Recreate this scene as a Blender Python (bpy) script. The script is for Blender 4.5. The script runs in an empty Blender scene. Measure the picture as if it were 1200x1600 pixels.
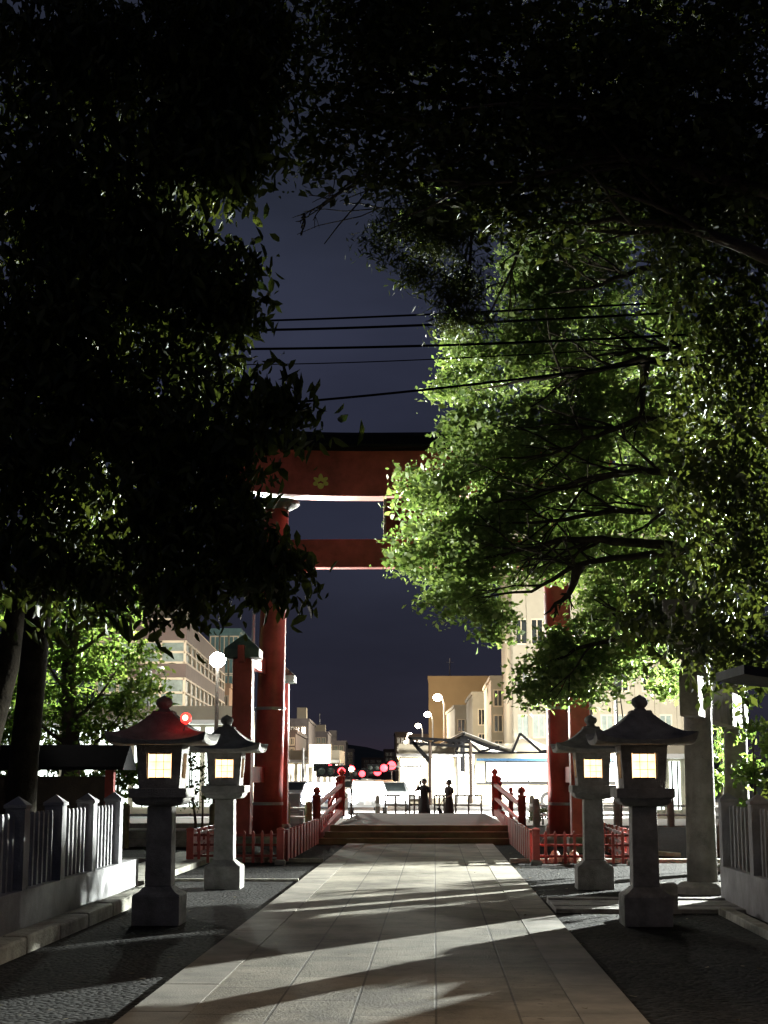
import bpy, bmesh, math, random
import numpy as np
from mathutils import Vector, Matrix, Euler

S = bpy.context.scene
COL = S.collection
R = math.radians
# ---------------------------------------------------------------- camera
FPX = 2400.0
PITCH = math.atan(414 / FPX)
YAW = math.atan((79 / FPX) / math.hypot(1, 414 / FPX))
cam_d = bpy.data.cameras.new('camera'); cam = bpy.data.objects.new('camera', cam_d); COL.objects.link(cam)
cam.location = (0, 0, 1.5)
cam.rotation_euler = (R(90) + PITCH, 0, YAW)
cam_d.sensor_fit = 'VERTICAL'; cam_d.sensor_height = 24; cam_d.lens = 24 * FPX / 1600
cam_d.clip_start = 0.1; cam_d.clip_end = 9000
S.camera = cam
ROT = cam.rotation_euler.to_matrix()

def P(px, py, d):
    v = ROT @ Vector(((px - 600) / FPX, -(py - 800) / FPX, -1))
    return Vector((0, 0, 1.5)) + v * (d / v.y)
def G(px, py, z=0.0):
    v = ROT @ Vector(((px - 600) / FPX, -(py - 800) / FPX, -1))
    return Vector((0, 0, 1.5)) + v * ((z - 1.5) / v.z)

# ---------------------------------------------------------------- world, fill sun, exposure
w = bpy.data.worlds.new('World'); S.world = w; w.use_nodes = True
nt = w.node_tree; nt.nodes.clear()
out = nt.nodes.new('ShaderNodeOutputWorld'); bg = nt.nodes.new('ShaderNodeBackground')
tc = nt.nodes.new('ShaderNodeTexCoord'); sep = nt.nodes.new('ShaderNodeSeparateXYZ')
rmp = nt.nodes.new('ShaderNodeValToRGB'); nz = nt.nodes.new('ShaderNodeTexNoise'); mx = nt.nodes.new('ShaderNodeMix')
mp = nt.nodes.new('ShaderNodeMapping'); mp.inputs['Scale'].default_value = (1, 1, 3.2)
nt.links.new(tc.outputs['Generated'], sep.inputs[0]); nt.links.new(sep.outputs['Z'], rmp.inputs[0])
cr = rmp.color_ramp
cr.elements[0].position = 0.0; cr.elements[0].color = (.031, .020, .031, 1)
cr.elements[1].position = 1.0; cr.elements[1].color = (.012, .014, .026, 1)
for p_, c_ in ((.03, (.0215, .0205, .032)), (.075, (.0205, .0212, .035)), (.13, (.0195, .0215, .036)), (.19, (.0190, .0215, .038)), (.26, (.024, .027, .048)), (.36, (.024, .0285, .047))):
    e = cr.elements.new(p_); e.color = (*c_, 1)
nt.links.new(tc.outputs['Generated'], mp.inputs[0]); nt.links.new(mp.outputs[0], nz.inputs['Vector'])
nz.inputs['Scale'].default_value = 3.2; nz.inputs['Detail'].default_value = 6
mr = nt.nodes.new('ShaderNodeMapRange'); mr.inputs[1].default_value = .4; mr.inputs[2].default_value = .75; mr.inputs[3].default_value = .85; mr.inputs[4].default_value = 1.45
nt.links.new(nz.outputs[0], mr.inputs[0])
vm = nt.nodes.new('ShaderNodeVectorMath'); vm.operation = 'SCALE'
nt.links.new(rmp.outputs[0], vm.inputs[0]); nt.links.new(mr.outputs[0], vm.inputs['Scale'])
nt.links.new(vm.outputs[0], bg.inputs[0]); bg.inputs[1].default_value = 1.0
nt.links.new(bg.outputs[0], out.inputs[0])
fill_sun_d = bpy.data.lights.new('fill_sun', 'SUN'); fill_sun_d.energy = .035; fill_sun_d.angle = R(.6); fill_sun_d.color = (1, .82, .62)  # weak warm sun added as fill from behind the camera
fill_sun = bpy.data.objects.new('fill_sun', fill_sun_d); COL.objects.link(fill_sun); fill_sun.rotation_euler = (R(42), 0, R(-14))
S.view_settings.view_transform = 'Standard'; S.view_settings.look = 'None'
S.view_settings.exposure = 0; S.view_settings.gamma = 1
S.cycles.use_denoising = True
try: S.cycles.denoiser = 'OPENIMAGEDENOISE'
except Exception: pass
S.cycles.sample_clamp_indirect = 4
S.cycles.max_bounces = 6; S.cycles.diffuse_bounces = 3; S.cycles.transmission_bounces = 4

# ---------------------------------------------------------------- lamps and added fill lights (power in watt); most fixtures are built below
PW = dict(assumed_flood=68000, led=3600, led_tree=85000, tree_backlight=70000, uplight=1800, street=9000, street_fill=90000, square=38000)
def lamp(kind, loc, power, color=(1, 1, 1), radius=.15, target=None, angle=90, blend=.5):
    d = bpy.data.lights.new('lamp_light', kind); d.energy = power; d.color = color
    d.shadow_soft_size = radius
    o = bpy.data.objects.new('lamp_light', d); COL.objects.link(o); o.location = loc
    if kind == 'SPOT':
        d.spot_size = R(angle); d.spot_blend = blend
        o.rotation_euler = (Vector(target) - Vector(loc)).to_track_quat('-Z', 'Y').to_euler()
    return o

# ---------------------------------------------------------------- materials
MATS = {}
def newmat(name):
    m = bpy.data.materials.new(name); m.use_nodes = True
    n = m.node_tree; b = n.nodes['Principled BSDF']
    return m, n, b
def mat(name, col, rough=.7, var=.25, scale=6, bump=.2, metal=0, spec=.4, fine=None, coord='Object'):
    if name in MATS: return MATS[name]
    m, n, b = newmat(name)
    tc = n.nodes.new('ShaderNodeTexCoord'); a = n.nodes.new('ShaderNodeTexNoise'); a.inputs['Scale'].default_value = scale; a.inputs['Detail'].default_value = 8; a.inputs['Roughness'].default_value = .65
    n.links.new(tc.outputs[coord], a.inputs['Vector'])
    r = n.nodes.new('ShaderNodeValToRGB'); r.color_ramp.elements[0].position = .32; r.color_ramp.elements[1].position = .68
    r.color_ramp.elements[0].color = tuple(c * (1 - var) for c in col) + (1,); r.color_ramp.elements[1].color = tuple(min(1, c * (1 + var)) for c in col) + (1,)
    n.links.new(a.outputs[0], r.inputs[0]); n.links.new(r.outputs[0], b.inputs['Base Color'])
    b.inputs['Roughness'].default_value = rough; b.inputs['Metallic'].default_value = metal; b.inputs['Specular IOR Level'].default_value = spec
    if bump:
        f = n.nodes.new('ShaderNodeTexNoise'); f.inputs['Scale'].default_value = fine or scale * 9; f.inputs['Detail'].default_value = 5
        n.links.new(tc.outputs[coord], f.inputs['Vector'])
        bp = n.nodes.new('ShaderNodeBump'); bp.inputs['Strength'].default_value = bump; bp.inputs['Distance'].default_value = .02
        n.links.new(f.outputs[0], bp.inputs['Height']); n.links.new(bp.outputs[0], b.inputs['Normal'])
    MATS[name] = m; return m
def emit(name, col, strength, var=0, scale=2):
    if name in MATS: return MATS[name]
    m, n, b = newmat(name)
    b.inputs['Base Color'].default_value = (*[min(.8, c) for c in col], 1)
    b.inputs['Emission Color'].default_value = (*col, 1); b.inputs['Emission Strength'].default_value = strength
    if var:
        tc = n.nodes.new('ShaderNodeTexCoord'); a = n.nodes.new('ShaderNodeTexNoise'); a.inputs['Scale'].default_value = scale; a.inputs['Detail'].default_value = 3
        mrr = n.nodes.new('ShaderNodeMapRange'); mrr.inputs[1].default_value = .35; mrr.inputs[2].default_value = .65; mrr.inputs[3].default_value = strength * (1 - var); mrr.inputs[4].default_value = strength * (1 + var)
        n.links.new(tc.outputs['Object'], a.inputs['Vector']); n.links.new(a.outputs[0], mrr.inputs[0]); n.links.new(mrr.outputs[0], b.inputs['Emission Strength'])
    MATS[name] = m; return m
def leafmat(name, c1, c2, trans=.5, rough=.5, tint=(1.35, 1.3, .85, 1)):
    m = bpy.data.materials.new(name); m.use_nodes = True; n = m.node_tree; n.nodes.clear()
    o = n.nodes.new('ShaderNodeOutputMaterial'); geo = n.nodes.new('ShaderNodeNewGeometry')
    r = n.nodes.new('ShaderNodeValToRGB'); r.color_ramp.elements[0].color = (*c1, 1); r.color_ramp.elements[1].color = (*c2, 1)
    n.links.new(geo.outputs['Random Per Island'], r.inputs[0])
    p = n.nodes.new('ShaderNodeBsdfPrincipled'); p.inputs['Roughness'].default_value = rough; p.inputs['Specular IOR Level'].default_value = .35
    t = n.nodes.new('ShaderNodeBsdfTranslucent'); mixs = n.nodes.new('ShaderNodeMixShader'); mixs.inputs[0].default_value = trans
    g = n.nodes.new('ShaderNodeMix'); g.data_type = 'RGBA'; g.blend_type = 'MULTIPLY'; g.inputs[0].default_value = 1; g.inputs[7].default_value = tint
    n.links.new(r.outputs[0], p.inputs['Base Color']); n.links.new(r.outputs[0], g.inputs[6]); n.links.new(g.outputs[2], t.inputs[0])
    n.links.new(p.outputs[0], mixs.inputs[1]); n.links.new(t.outputs[0], mixs.inputs[2]); n.links.new(mixs.outputs[0], o.inputs[0])
    MATS[name] = m; return m

M_stone = mat('granite', (.25, .24, .225), .85, .42, 5, .7, fine=90)
M_stoneR = mat('weathered_stone', (.24, .215, .185), .82, .35, 4, .55, fine=60)
M_conc = mat('fence_concrete', (.24, .24, .25), .8, .3, 3, .3, fine=50)
M_kerb = mat('kerb_stone', (.33, .32, .27), .85, .4, 5, .7, fine=40)
M_red = mat('vermilion_paint', (.40, .075, .062), .5, .42, 1.6, .2)
M_redD = mat('old_vermilion_paint', (.20, .030, .022), .6, .3, 5, .2)
M_cop = mat('copper_roof', (.09, .13, .11), .6, .4, 4, .25)
M_black = mat('black_roof', (.010, .010, .011), .95, .3, 4, .2, spec=.08)
M_gold = mat('gold_leaf', (.75, .66, .16), .45, .1, 10, .1, metal=.2)
M_grey = mat('grey_metal', (.35, .36, .36), .45, .1, 3, .05, metal=.6)
M_dark = mat('dark_wood', (.05, .035, .026), .75, .4, 6, .4)
M_barkd = mat('dark_bark', (.022, .018, .013), .95, .5, 5, .8, spec=.1, fine=22)
M_bark = mat('tree_bark', (.085, .065, .048), .9, .55, 5, 1.0, fine=22)
M_pave = mat('asphalt', (.085, .084, .082), .65, .25, 3, .3, fine=80)
M_walk = mat('sidewalk_tiles', (.28, .27, .25), .8, .2, 2, .2)
M_cream = mat('cream_render', (.36, .325, .25), .8, .10, .8, .1)
M_tan = mat('tan_render', (.36, .24, .12), .85, .10, .3, .1)
M_brown = mat('brown_panel', (.13, .095, .08), .7, .15, 1.5, .1)
M_greyb = mat('grey_concrete', (.22, .20, .20), .85, .25, .8, .1)
M_teal = mat('teal_glass', (.10, .17, .17), .25, .2, 1, 0)
M_win = mat('dark_glass', (.02, .025, .025), .12, .3, .8, 0, spec=.8)
M_curt = mat('curtained_glass', (.17, .22, .19), .5, .35, 3, 0, spec=.6)
M_frame = mat('pale_frame', (.62, .52, .38), .6, .08, 2, 0)
M_white = mat('white_paint', (.78, .78, .76), .5, .06, 2, .05)
M_creamp = mat('cream_paint', (.75, .68, .48), .35, .06, 2, 0)
M_blue = mat('blue_paint', (.06, .17, .32), .35, .1, 2, 0)
M_rubber = mat('rubber', (.02, .02, .02), .85, .2, 8, .1)
M_cable = mat('black_cable', (.004, .004, .004), 1, .1, 5, 0, spec=0)
M_cloth = mat('dark_cloth', (.011, .007, .007), .9, .25, 20, .2)
M_cloth2 = mat('maroon_cloth', (.016, .006, .005), .9, .25, 20, .2)
M_skin = mat('skin', (.20, .11, .08), .55, .05, 6, 0)
M_hair = mat('black_hair', (.012, .010, .010), .5, .2, 40, .3)
M_postw = mat('mossy_wood', (.20, .19, .10), .85, .35, 8, .4)
M_rock = mat('rock', (.30, .26, .20), .9, .4, 5, .8)
M_tent = leafmat('white_membrane', (.75, .74, .70), (.80, .79, .76), .45, .6, (1, 1, 1, 1))
E_paper = emit('lit_paper', (1.0, .60, .29), 3.3, .3, 6)
E_led = emit('led_light', (.92, 1.0, .90), 120)
E_globe = emit('warm_globe', (1, .86, .62), 30)
E_shop = emit('shop_glow', (1, .93, .74), 3.6, .75, .8)
E_shopc = emit('cool_shop_glow', (.88, 1, .92), 3.4, .7, .6)
E_bus = emit('bus_interior', (.72, .88, 1.0), 3.2, .6, .45)
E_red = emit('red_signal', (1, .035, .045), 11)
E_green = emit('dead_signal', (.01, .02, .015), 0)
E_redlamp = emit('red_glow_lamp', (1, .025, .02), 6)
E_orange = emit('orange_lamp', (1, .42, .10), 60)
E_head = emit('headlight_glow', (1, .97, .9), 30)
E_tail = emit('tail_light_glow', (1, .04, .03), 16)
E_sign = emit('lit_sign', (1, .97, .84), 4)

# gravel
def gravel():
    m, n, b = newmat('gravel')
    tc = n.nodes.new('ShaderNodeTexCoord')
    v = n.nodes.new('ShaderNodeTexVoronoi'); v.inputs['Scale'].default_value = 24
    no = n.nodes.new('ShaderNodeTexNoise'); no.inputs['Scale'].default_value = 2.2; no.inputs['Detail'].default_value = 9; no.inputs['Roughness'].default_value = .7
    n.links.new(tc.outputs['Object'], v.inputs['Vector']); n.links.new(tc.outputs['Object'], no.inputs['Vector'])
    r = n.nodes.new('ShaderNodeValToRGB'); r.color_ramp.elements[0].color = (.004, .004, .0042, 1); r.color_ramp.elements[1].color = (.030, .029, .0275, 1)
    r.color_ramp.elements[0].position = .3; r.color_ramp.elements[1].position = .75
    sc = n.nodes.new('ShaderNodeSeparateColor'); n.links.new(v.outputs['Color'], sc.inputs[0])
    mth = n.nodes.new('ShaderNodeMath'); mth.operation = 'MULTIPLY_ADD'; mth.inputs[1].default_value = .45
    n.links.new(sc.outputs[0], mth.inputs[0]); 
    m2 = n.nodes.new('ShaderNodeMath'); m2.operation = 'MULTIPLY'; m2.inputs[1].default_value = .65; n.links.new(no.outputs[0], m2.inputs[0]); n.links.new(m2.outputs[0], mth.inputs[2])
    n.links.new(mth.outputs[0], r.inputs[0]); n.links.new(r.outputs[0], b.inputs['Base Color'])
    bp = n.nodes.new('ShaderNodeBump'); bp.inputs['Strength'].default_value = 1; bp.inputs['Distance'].default_value = .035
    v2 = n.nodes.new('ShaderNodeMath'); v2.operation = 'SUBTRACT'; n.links.new(no.outputs[0], v2.inputs[0]); n.links.new(v.outputs['Distance'], v2.inputs[1])
    n.links.new(v2.outputs[0], bp.inputs['Height']); n.links.new(bp.outputs[0], b.inputs['Normal'])
    b.inputs['Roughness'].default_value = .95; b.inputs['Specular IOR Level'].default_value = .1; return m
M_gravel = gravel()
def slabs():
    m, n, b = newmat('stone_slabs')
    tc = n.nodes.new('ShaderNodeTexCoord')
    mpn = n.nodes.new('ShaderNodeMapping'); mpn.inputs['Rotation'].default_value = (0, 0, R(90))
    br = n.nodes.new('ShaderNodeTexBrick'); br.offset = .5; br.inputs['Scale'].default_value = 1
    br.inputs['Brick Width'].default_value = 1.25; br.inputs['Row Height'].default_value = .52; br.inputs['Mortar Size'].default_value = .009; br.inputs['Mortar Smooth'].default_value = .3
    br.inputs['Color1'].default_value = (.205, .185, .145, 1); br.inputs['Color2'].default_value = (.24, .218, .175, 1); br.inputs['Mortar'].default_value = (.10, .09, .075, 1)
    n.links.new(tc.outputs['Object'], mpn.inputs[0]); n.links.new(mpn.outputs[0], br.inputs['Vector'])
    no = n.nodes.new('ShaderNodeTexNoise'); no.inputs['Scale'].default_value = .8; no.inputs['Detail'].default_value = 12; no.inputs['Roughness'].default_value = .72
    n.links.new(tc.outputs['Object'], no.inputs['Vector'])
    r = n.nodes.new('ShaderNodeMapRange'); r.inputs[1].default_value = .36; r.inputs[2].default_value = .64; r.inputs[3].default_value = .42; r.inputs[4].default_value = 1.3
    n.links.new(no.outputs[0], r.inputs[0])
    vmm = n.nodes.new('ShaderNodeVectorMath'); vmm.operation = 'SCALE'; n.links.new(br.outputs['Color'], vmm.inputs[0]); n.links.new(r.outputs[0], vmm.inputs['Scale'])
    # small dark stains
    n2 = n.nodes.new('ShaderNodeTexNoise'); n2.inputs['Scale'].default_value = 16; n2.inputs['Detail'].default_value = 3
    n.links.new(tc.outputs['Object'], n2.inputs['Vector'])
    r2 = n.nodes.new('ShaderNodeMapRange'); r2.inputs[1].default_value = .66; r2.inputs[2].default_value = .72; r2.inputs[3].default_value = 1; r2.inputs[4].default_value = .45
    n.links.new(n2.outputs[0], r2.inputs[0])
    vm2 = n.nodes.new('ShaderNodeVectorMath'); vm2.operation = 'SCALE'; n.links.new(vmm.outputs[0], vm2.inputs[0]); n.links.new(r2.outputs[0], vm2.inputs['Scale'])
    n.links.new(vm2.outputs[0], b.inputs['Base Color'])
    bp = n.nodes.new('ShaderNodeBump'); bp.inputs['Strength'].default_value = .5; bp.inputs['Distance'].default_value = .02
    f = n.nodes.new('ShaderNodeTexNoise'); f.inputs['Scale'].default_value = 55; f.inputs['Detail'].default_value = 4; n.links.new(tc.outputs['Object'], f.inputs['Vector'])
    sub = n.nodes.new('ShaderNodeMath'); sub.operation = 'SUBTRACT'; n.links.new(f.outputs[0], sub.inputs[0]); n.links.new(br.outputs['Fac'], sub.inputs[1])
    n.links.new(sub.outputs[0], bp.inputs['Height']); n.links.new(bp.outputs[0], b.inputs['Normal'])
    b.inputs['Roughness'].default_value = .82; b.inputs['Specular IOR Level'].default_value = .2; return m
M_slab = slabs()
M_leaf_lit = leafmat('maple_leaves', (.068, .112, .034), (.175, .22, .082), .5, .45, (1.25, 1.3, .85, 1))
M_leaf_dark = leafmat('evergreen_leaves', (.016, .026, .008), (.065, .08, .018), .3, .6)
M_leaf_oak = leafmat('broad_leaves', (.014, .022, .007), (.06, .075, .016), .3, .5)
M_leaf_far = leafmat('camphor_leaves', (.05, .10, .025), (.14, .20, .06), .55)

# ---------------------------------------------------------------- mesh helpers
class MB:
    def __init__(s): s.v = []; s.f = []
    def add(s, vs, fs):
        o = len(s.v); s.v += [tuple(v) for v in vs]; s.f += [tuple(i + o for i in f) for f in fs]; return s
    def box(s, c, d, rz=0):
        hx, hy, hz = d[0] / 2, d[1] / 2, d[2] / 2; ca, sa = math.cos(rz), math.sin(rz); vs = []
        for z in (-hz, hz):
            for x, y in ((-hx, -hy), (hx, -hy), (hx, hy), (-hx, hy)):
                vs.append((c[0] + x * ca - y * sa, c[1] + x * sa + y * ca, c[2] + z))
        return s.add(vs, [(3, 2, 1, 0), (4, 5, 6, 7), (0, 1, 5, 4), (1, 2, 6, 5), (2, 3, 7, 6), (3, 0, 4, 7)])
    def span(s, a, b): return s.box([(a[i] + b[i]) / 2 for i in range(3)], [abs(b[i] - a[i]) for i in range(3)])
    def beam(s, a, b, wd, h):      # rectangular bar from a to b
        a, b = Vector(a), Vector(b); t = (b - a).normalized()
        up = Vector((0, 0, 1)) if abs(t.z) < .95 else Vector((0, 1, 0))
        r = t.cross(up).normalized(); u = r.cross(t)
        vs = []
        for p in (a, b):
            for i, j in ((-1, -1), (1, -1), (1, 1), (-1, 1)): vs.append(p + r * i * wd / 2 + u * j * h / 2)
        return s.add(vs, [(3, 2, 1, 0), (4, 5, 6, 7), (0, 1, 5, 4), (1, 2, 6, 5), (2, 3, 7, 6), (3, 0, 4, 7)])
    def tube(s, pts, rad, n=8, cap=True):
        pts = [Vector(p) for p in pts]; vs = []; fs = []; N = len(pts)
        if not hasattr(rad, '__len__'): rad = [rad] * N
        ref = None
        for i, p in enumerate(pts):
            t = (pts[min(i + 1, N - 1)] - pts[max(i - 1, 0)]).normalized()
            if ref is None: ref = t.cross(Vector((0, 0, 1)) if abs(t.z) < .9 else Vector((1, 0, 0))).normalized()
            ref = (ref - t * ref.dot(t)).normalized(); u = t.cross(ref)
            for k in range(n):
                a = 2 * math.pi * k / n; vs.append(p + (ref * math.cos(a) + u * math.sin(a)) * rad[i])
        for i in range(N - 1):
            for k in range(n):
                a = i * n + k; b = i * n + (k + 1) % n; fs.append((a, b, b + n, a + n))
        if cap: fs += [tuple(range(n - 1, -1, -1)), tuple((N - 1) * n + k for k in range(n))]
        return s.add(vs, fs)
    def lathe(s, prof, c=(0, 0, 0), n=20):   # prof: (r, z)
        vs = []; fs = []; N = len(prof)
        for r, z in prof:
            for k in range(n):
                a = 2 * math.pi * k / n; vs.append((c[0] + r * math.cos(a), c[1] + r * math.sin(a), c[2] + z))
        for i in range(N - 1):
            for k in range(n):
                a = i * n + k; b = i * n + (k + 1) % n; fs.append((a, b, b + n, a + n))
        fs += [tuple(range(n - 1, -1, -1)), tuple((N - 1) * n + k for k in range(n))]
        return s.add(vs, fs)
    def sq(s, rings, c=(0, 0, 0), n=8):      # square loft; rings: (half x, half y, z, corner lift)
        vs = []; fs = []
        for ring in rings:
            hx, hy, z = ring[:3]; lf = ring[3] if len(ring) > 3 else 0
            for side in range(4):
                for k in range(n):
                    t = -1 + 2 * k / n
                    x, y = ((t, -1), (1, t), (-t, 1), (-1, -t))[side]
                    vs.append((c[0] + x * hx, c[1] + y * hy, c[2] + z + lf * abs(t) ** 3.2))
        m = 4 * n
        for i in range(len(rings) - 1):
            for k in range(m):
                a = i * m + k; b = i * m + (k + 1) % m; fs.append((a, b, b + m, a + m))
        fs += [tuple(range(m - 1, -1, -1)), tuple((len(rings) - 1) * m + k for k in range(m))]
        return s.add(vs, fs)
    def prism(s, poly, axis, a0, a1):        # poly 2D extruded along axis ('x': poly=(y,z); 'y': (x,z); 'z': (x,y))
        def q(p, a): return {'x': (a, p[0], p[1]), 'y': (p[0], a, p[1]), 'z': (p[0], p[1], a)}[axis]
        n = len(poly); vs = [q(p, a0) for p in poly] + [q(p, a1) for p in poly]
        fs = [tuple(range(n)), tuple(range(2 * n - 1, n - 1, -1))] + [(i, i + n, (i + 1) % n + n, (i + 1) % n) for i in range(n)]
        return s.add(vs, fs)
    def ball(s, c, r, n=12):
        if not hasattr(r, '__len__'): r = (r, r, r)
        m = n // 2; vs = []; fs = []
        for i in range(m + 1):
            th = math.pi * i / m
            for k in range(n):
                a = 2 * math.pi * k / n; vs.append((c[0] + r[0] * math.sin(th) * math.cos(a), c[1] + r[1] * math.sin(th) * math.sin(a), c[2] - r[2] * math.cos(th)))
        for i in range(m):
            for k in range(n):
                a = i * n + k; b = i * n + (k + 1) % n; fs.append((a, b, b + n, a + n))
        return s.add(vs, fs)
    def build(s, name, material, parent=None, smooth=False, bevel=0, origin=None):
        me = bpy.data.meshes.new(name); me.from_pydata(s.v, [], s.f)
        bm = bmesh.new(); bm.from_mesh(me); bmesh.ops.recalc_face_normals(bm, faces=bm.faces); bm.to_mesh(me); bm.free()
        if smooth: me.polygons.foreach_set('use_smooth', [True] * len(me.polygons))
        me.materials.append(material); o = bpy.data.objects.new(name, me); COL.objects.link(o)
        if parent:
            o.parent = parent
        if bevel:
            b = o.modifiers.new('bevel', 'BEVEL'); b.width = bevel; b.segments = 2; b.limit_method = 'ANGLE'; b.angle_limit = R(35)
        return o
def tag(o, label=None, cat=None, group=None, kind=None):
    if label: o['label'] = label
    if cat: o['category'] = cat
    if group: o['group'] = group
    if kind: o['kind'] = kind
    return o
def thing(name, label, cat, loc=(0, 0, 0), rz=0, group=None):
    o = bpy.data.objects.new(name, None); COL.objects.link(o); o.location = loc; o.rotation_euler = (0, 0, rz); o.empty_display_size = .2
    return tag(o, label, cat, group)
def struct(name, mb, m, **k): return tag(mb.build(name, m, **k), kind='structure')
def kids(o): return [c for c in bpy.data.objects if c.parent == o]
def dup(o, loc=None, rz=None, label=None, parent=None):
    c = o.copy(); COL.objects.link(c)
    if parent: c.parent = parent
    for ch in kids(o):
        if ch is not c: dup(ch, parent=c)
    if loc is not None: c.location = loc
    if rz is not None: c.rotation_euler = (0, 0, rz)
    if label: c['label'] = label
    return c

# ================================================================ SETTING
def ground_z(y):
    return -.14 * min(1, max(0, (y - 46) / 8))
ys = [-40, 0, 20, 40, 46, 48, 50, 52, 54, 60, 100, 300, 1000, 6000]
g = MB(); vs = []; fs = []
xs = [-3000, -200, -40, 0, 40, 200, 3000]
for y in ys:
    for x in xs: vs.append((x, y, ground_z(y)))
for i in range(len(ys) - 1):
    for j in range(len(xs) - 1):
        a = i * len(xs) + j; fs.append((a, a + 1, a + 1 + len(xs), a + len(xs)))
g.add(vs, fs); struct('ground', g, M_gravel)
PC = -.33   # centre line of the path
struct('path', MB().span((PC - 1.22, -12, -.02), (PC + 1.22, 35.5, .03)), M_slab)
e = MB()
for sgn in (-1, 1):
    y = -12
    while y < 35.4:
        a = PC + sgn * 1.225; b_ = PC + sgn * 1.62
        e.span((min(a, b_), y + .005, -.02), (max(a, b_), min(y + 1.3, 35.5) - .005, .032 + .004 * random.random())); y += 1.3
struct('path_edging', e, mat('edging_stone', (.20, .18, .145), .85, .35, 2.0, .3, fine=60))
s = MB(); s.span((PC + 1.68, 18.2, -.02), (9, 18.95, .05)); s.span((PC + 1.68, 17.75, -.02), (9, 18.17, .045)); s.span((PC+1.68, 18.98, -.02), (9, 19.2, .07))
struct('side_path', s, M_stone, bevel=.01)
k = MB(); k.span((-9, 27.95, -.02), (PC - 1.66, 28.1, .07)); k.span((PC + 1.66, 27.95, -.02), (9, 28.1, .07))
k.span((-9, 22.9, -.02), (PC - 1.66, 23.0, .035))
k.span((-4.9,21.6,-.02),(-4.0,30,.09))
struct('kerb', k, M_kerb, bevel=.01)
k = MB()
k.beam((3.2, 17.6, .03), (3.05, 4, .03), .14, .1)
k.beam((4.6, 30, .03), (3.1, 34, .03), .16, .1)
struct('kerb_line', k, M_kerb, bevel=.01)
# street beyond
def sc(d): return -3.5 - .039 * d      # street centre line
def sx(off, d): return sc(d) + off
r = MB(); r.add([(-60, 58, -.125), (60, 58, -.125), (60, 86, -.125), (-60, 86, -.125)], [(0, 1, 2, 3)])
r.add([(sx(-8, 86), 86, -.125), (sx(8, 86), 86, -.125), (sx(8, 700), 700, -.125), (sx(-8, 700), 700, -.125)], [(0, 1, 2, 3)])
struct('road', r, M_pave)
pm = MB()
for i in range(9):
    x = -9 + i * 1.1; pm.add([(x, 60.5, -.121), (x + .5, 60.5, -.121), (x + .5, 64, -.121), (x, 64, -.121)], [(0, 1, 2, 3)])
pm.add([(-50, 72, -.121), (50, 72, -.121), (50, 72.16, -.121), (-50, 72.16, -.121)], [(0, 1, 2, 3)])
for i in range(30):
    d = 92 + i * 12; x = sc(d); pm.add([(x, d, -.121), (x + .18, d, -.121), (x + .0, d + 6, -.121), (x - .18, d + 6, -.121)], [(0, 1, 2, 3)])
struct('road_marking', pm, M_white)
sw = MB()
for sg in (-1, 1):
    q = [(sx(sg * 8, 86), 86), (sx(sg * 8, 700), 700), (sx(sg * 60, 700), 700), (sx(sg * 60, 86), 86)]
    sw.prism(q, 'z', -.3, .0)
sw.span((-60, 50, -.3), (60, 58, -.02))
struct('sidewalk', sw, M_walk)
# hills
rnd = random.Random(3)
h = MB(); n = 60; vs = []; fs = []
for i in range(n + 1):
    px = -200 + 1600 * i / n; py = 1168 - 10 * math.sin(i * .33) - 7 * math.sin(i * .9 + 1) + 5 * rnd.random()
    p = P(px, py, 4200); q = P(px, 1216, 3000); vs += [(q.x, 3000, -5), (p.x, 4200, p.z), (p.x * 1.1, 5400, -5)]
for i in range(n):
    for k_ in range(2): a = i * 3 + k_; fs.append((a, a + 3, a + 4, a + 1))
h.add(vs, fs); struct('hills', h, mat('far_forest', (.03, .04, .03), .95, .4, .004, 0), smooth=True)

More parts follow.
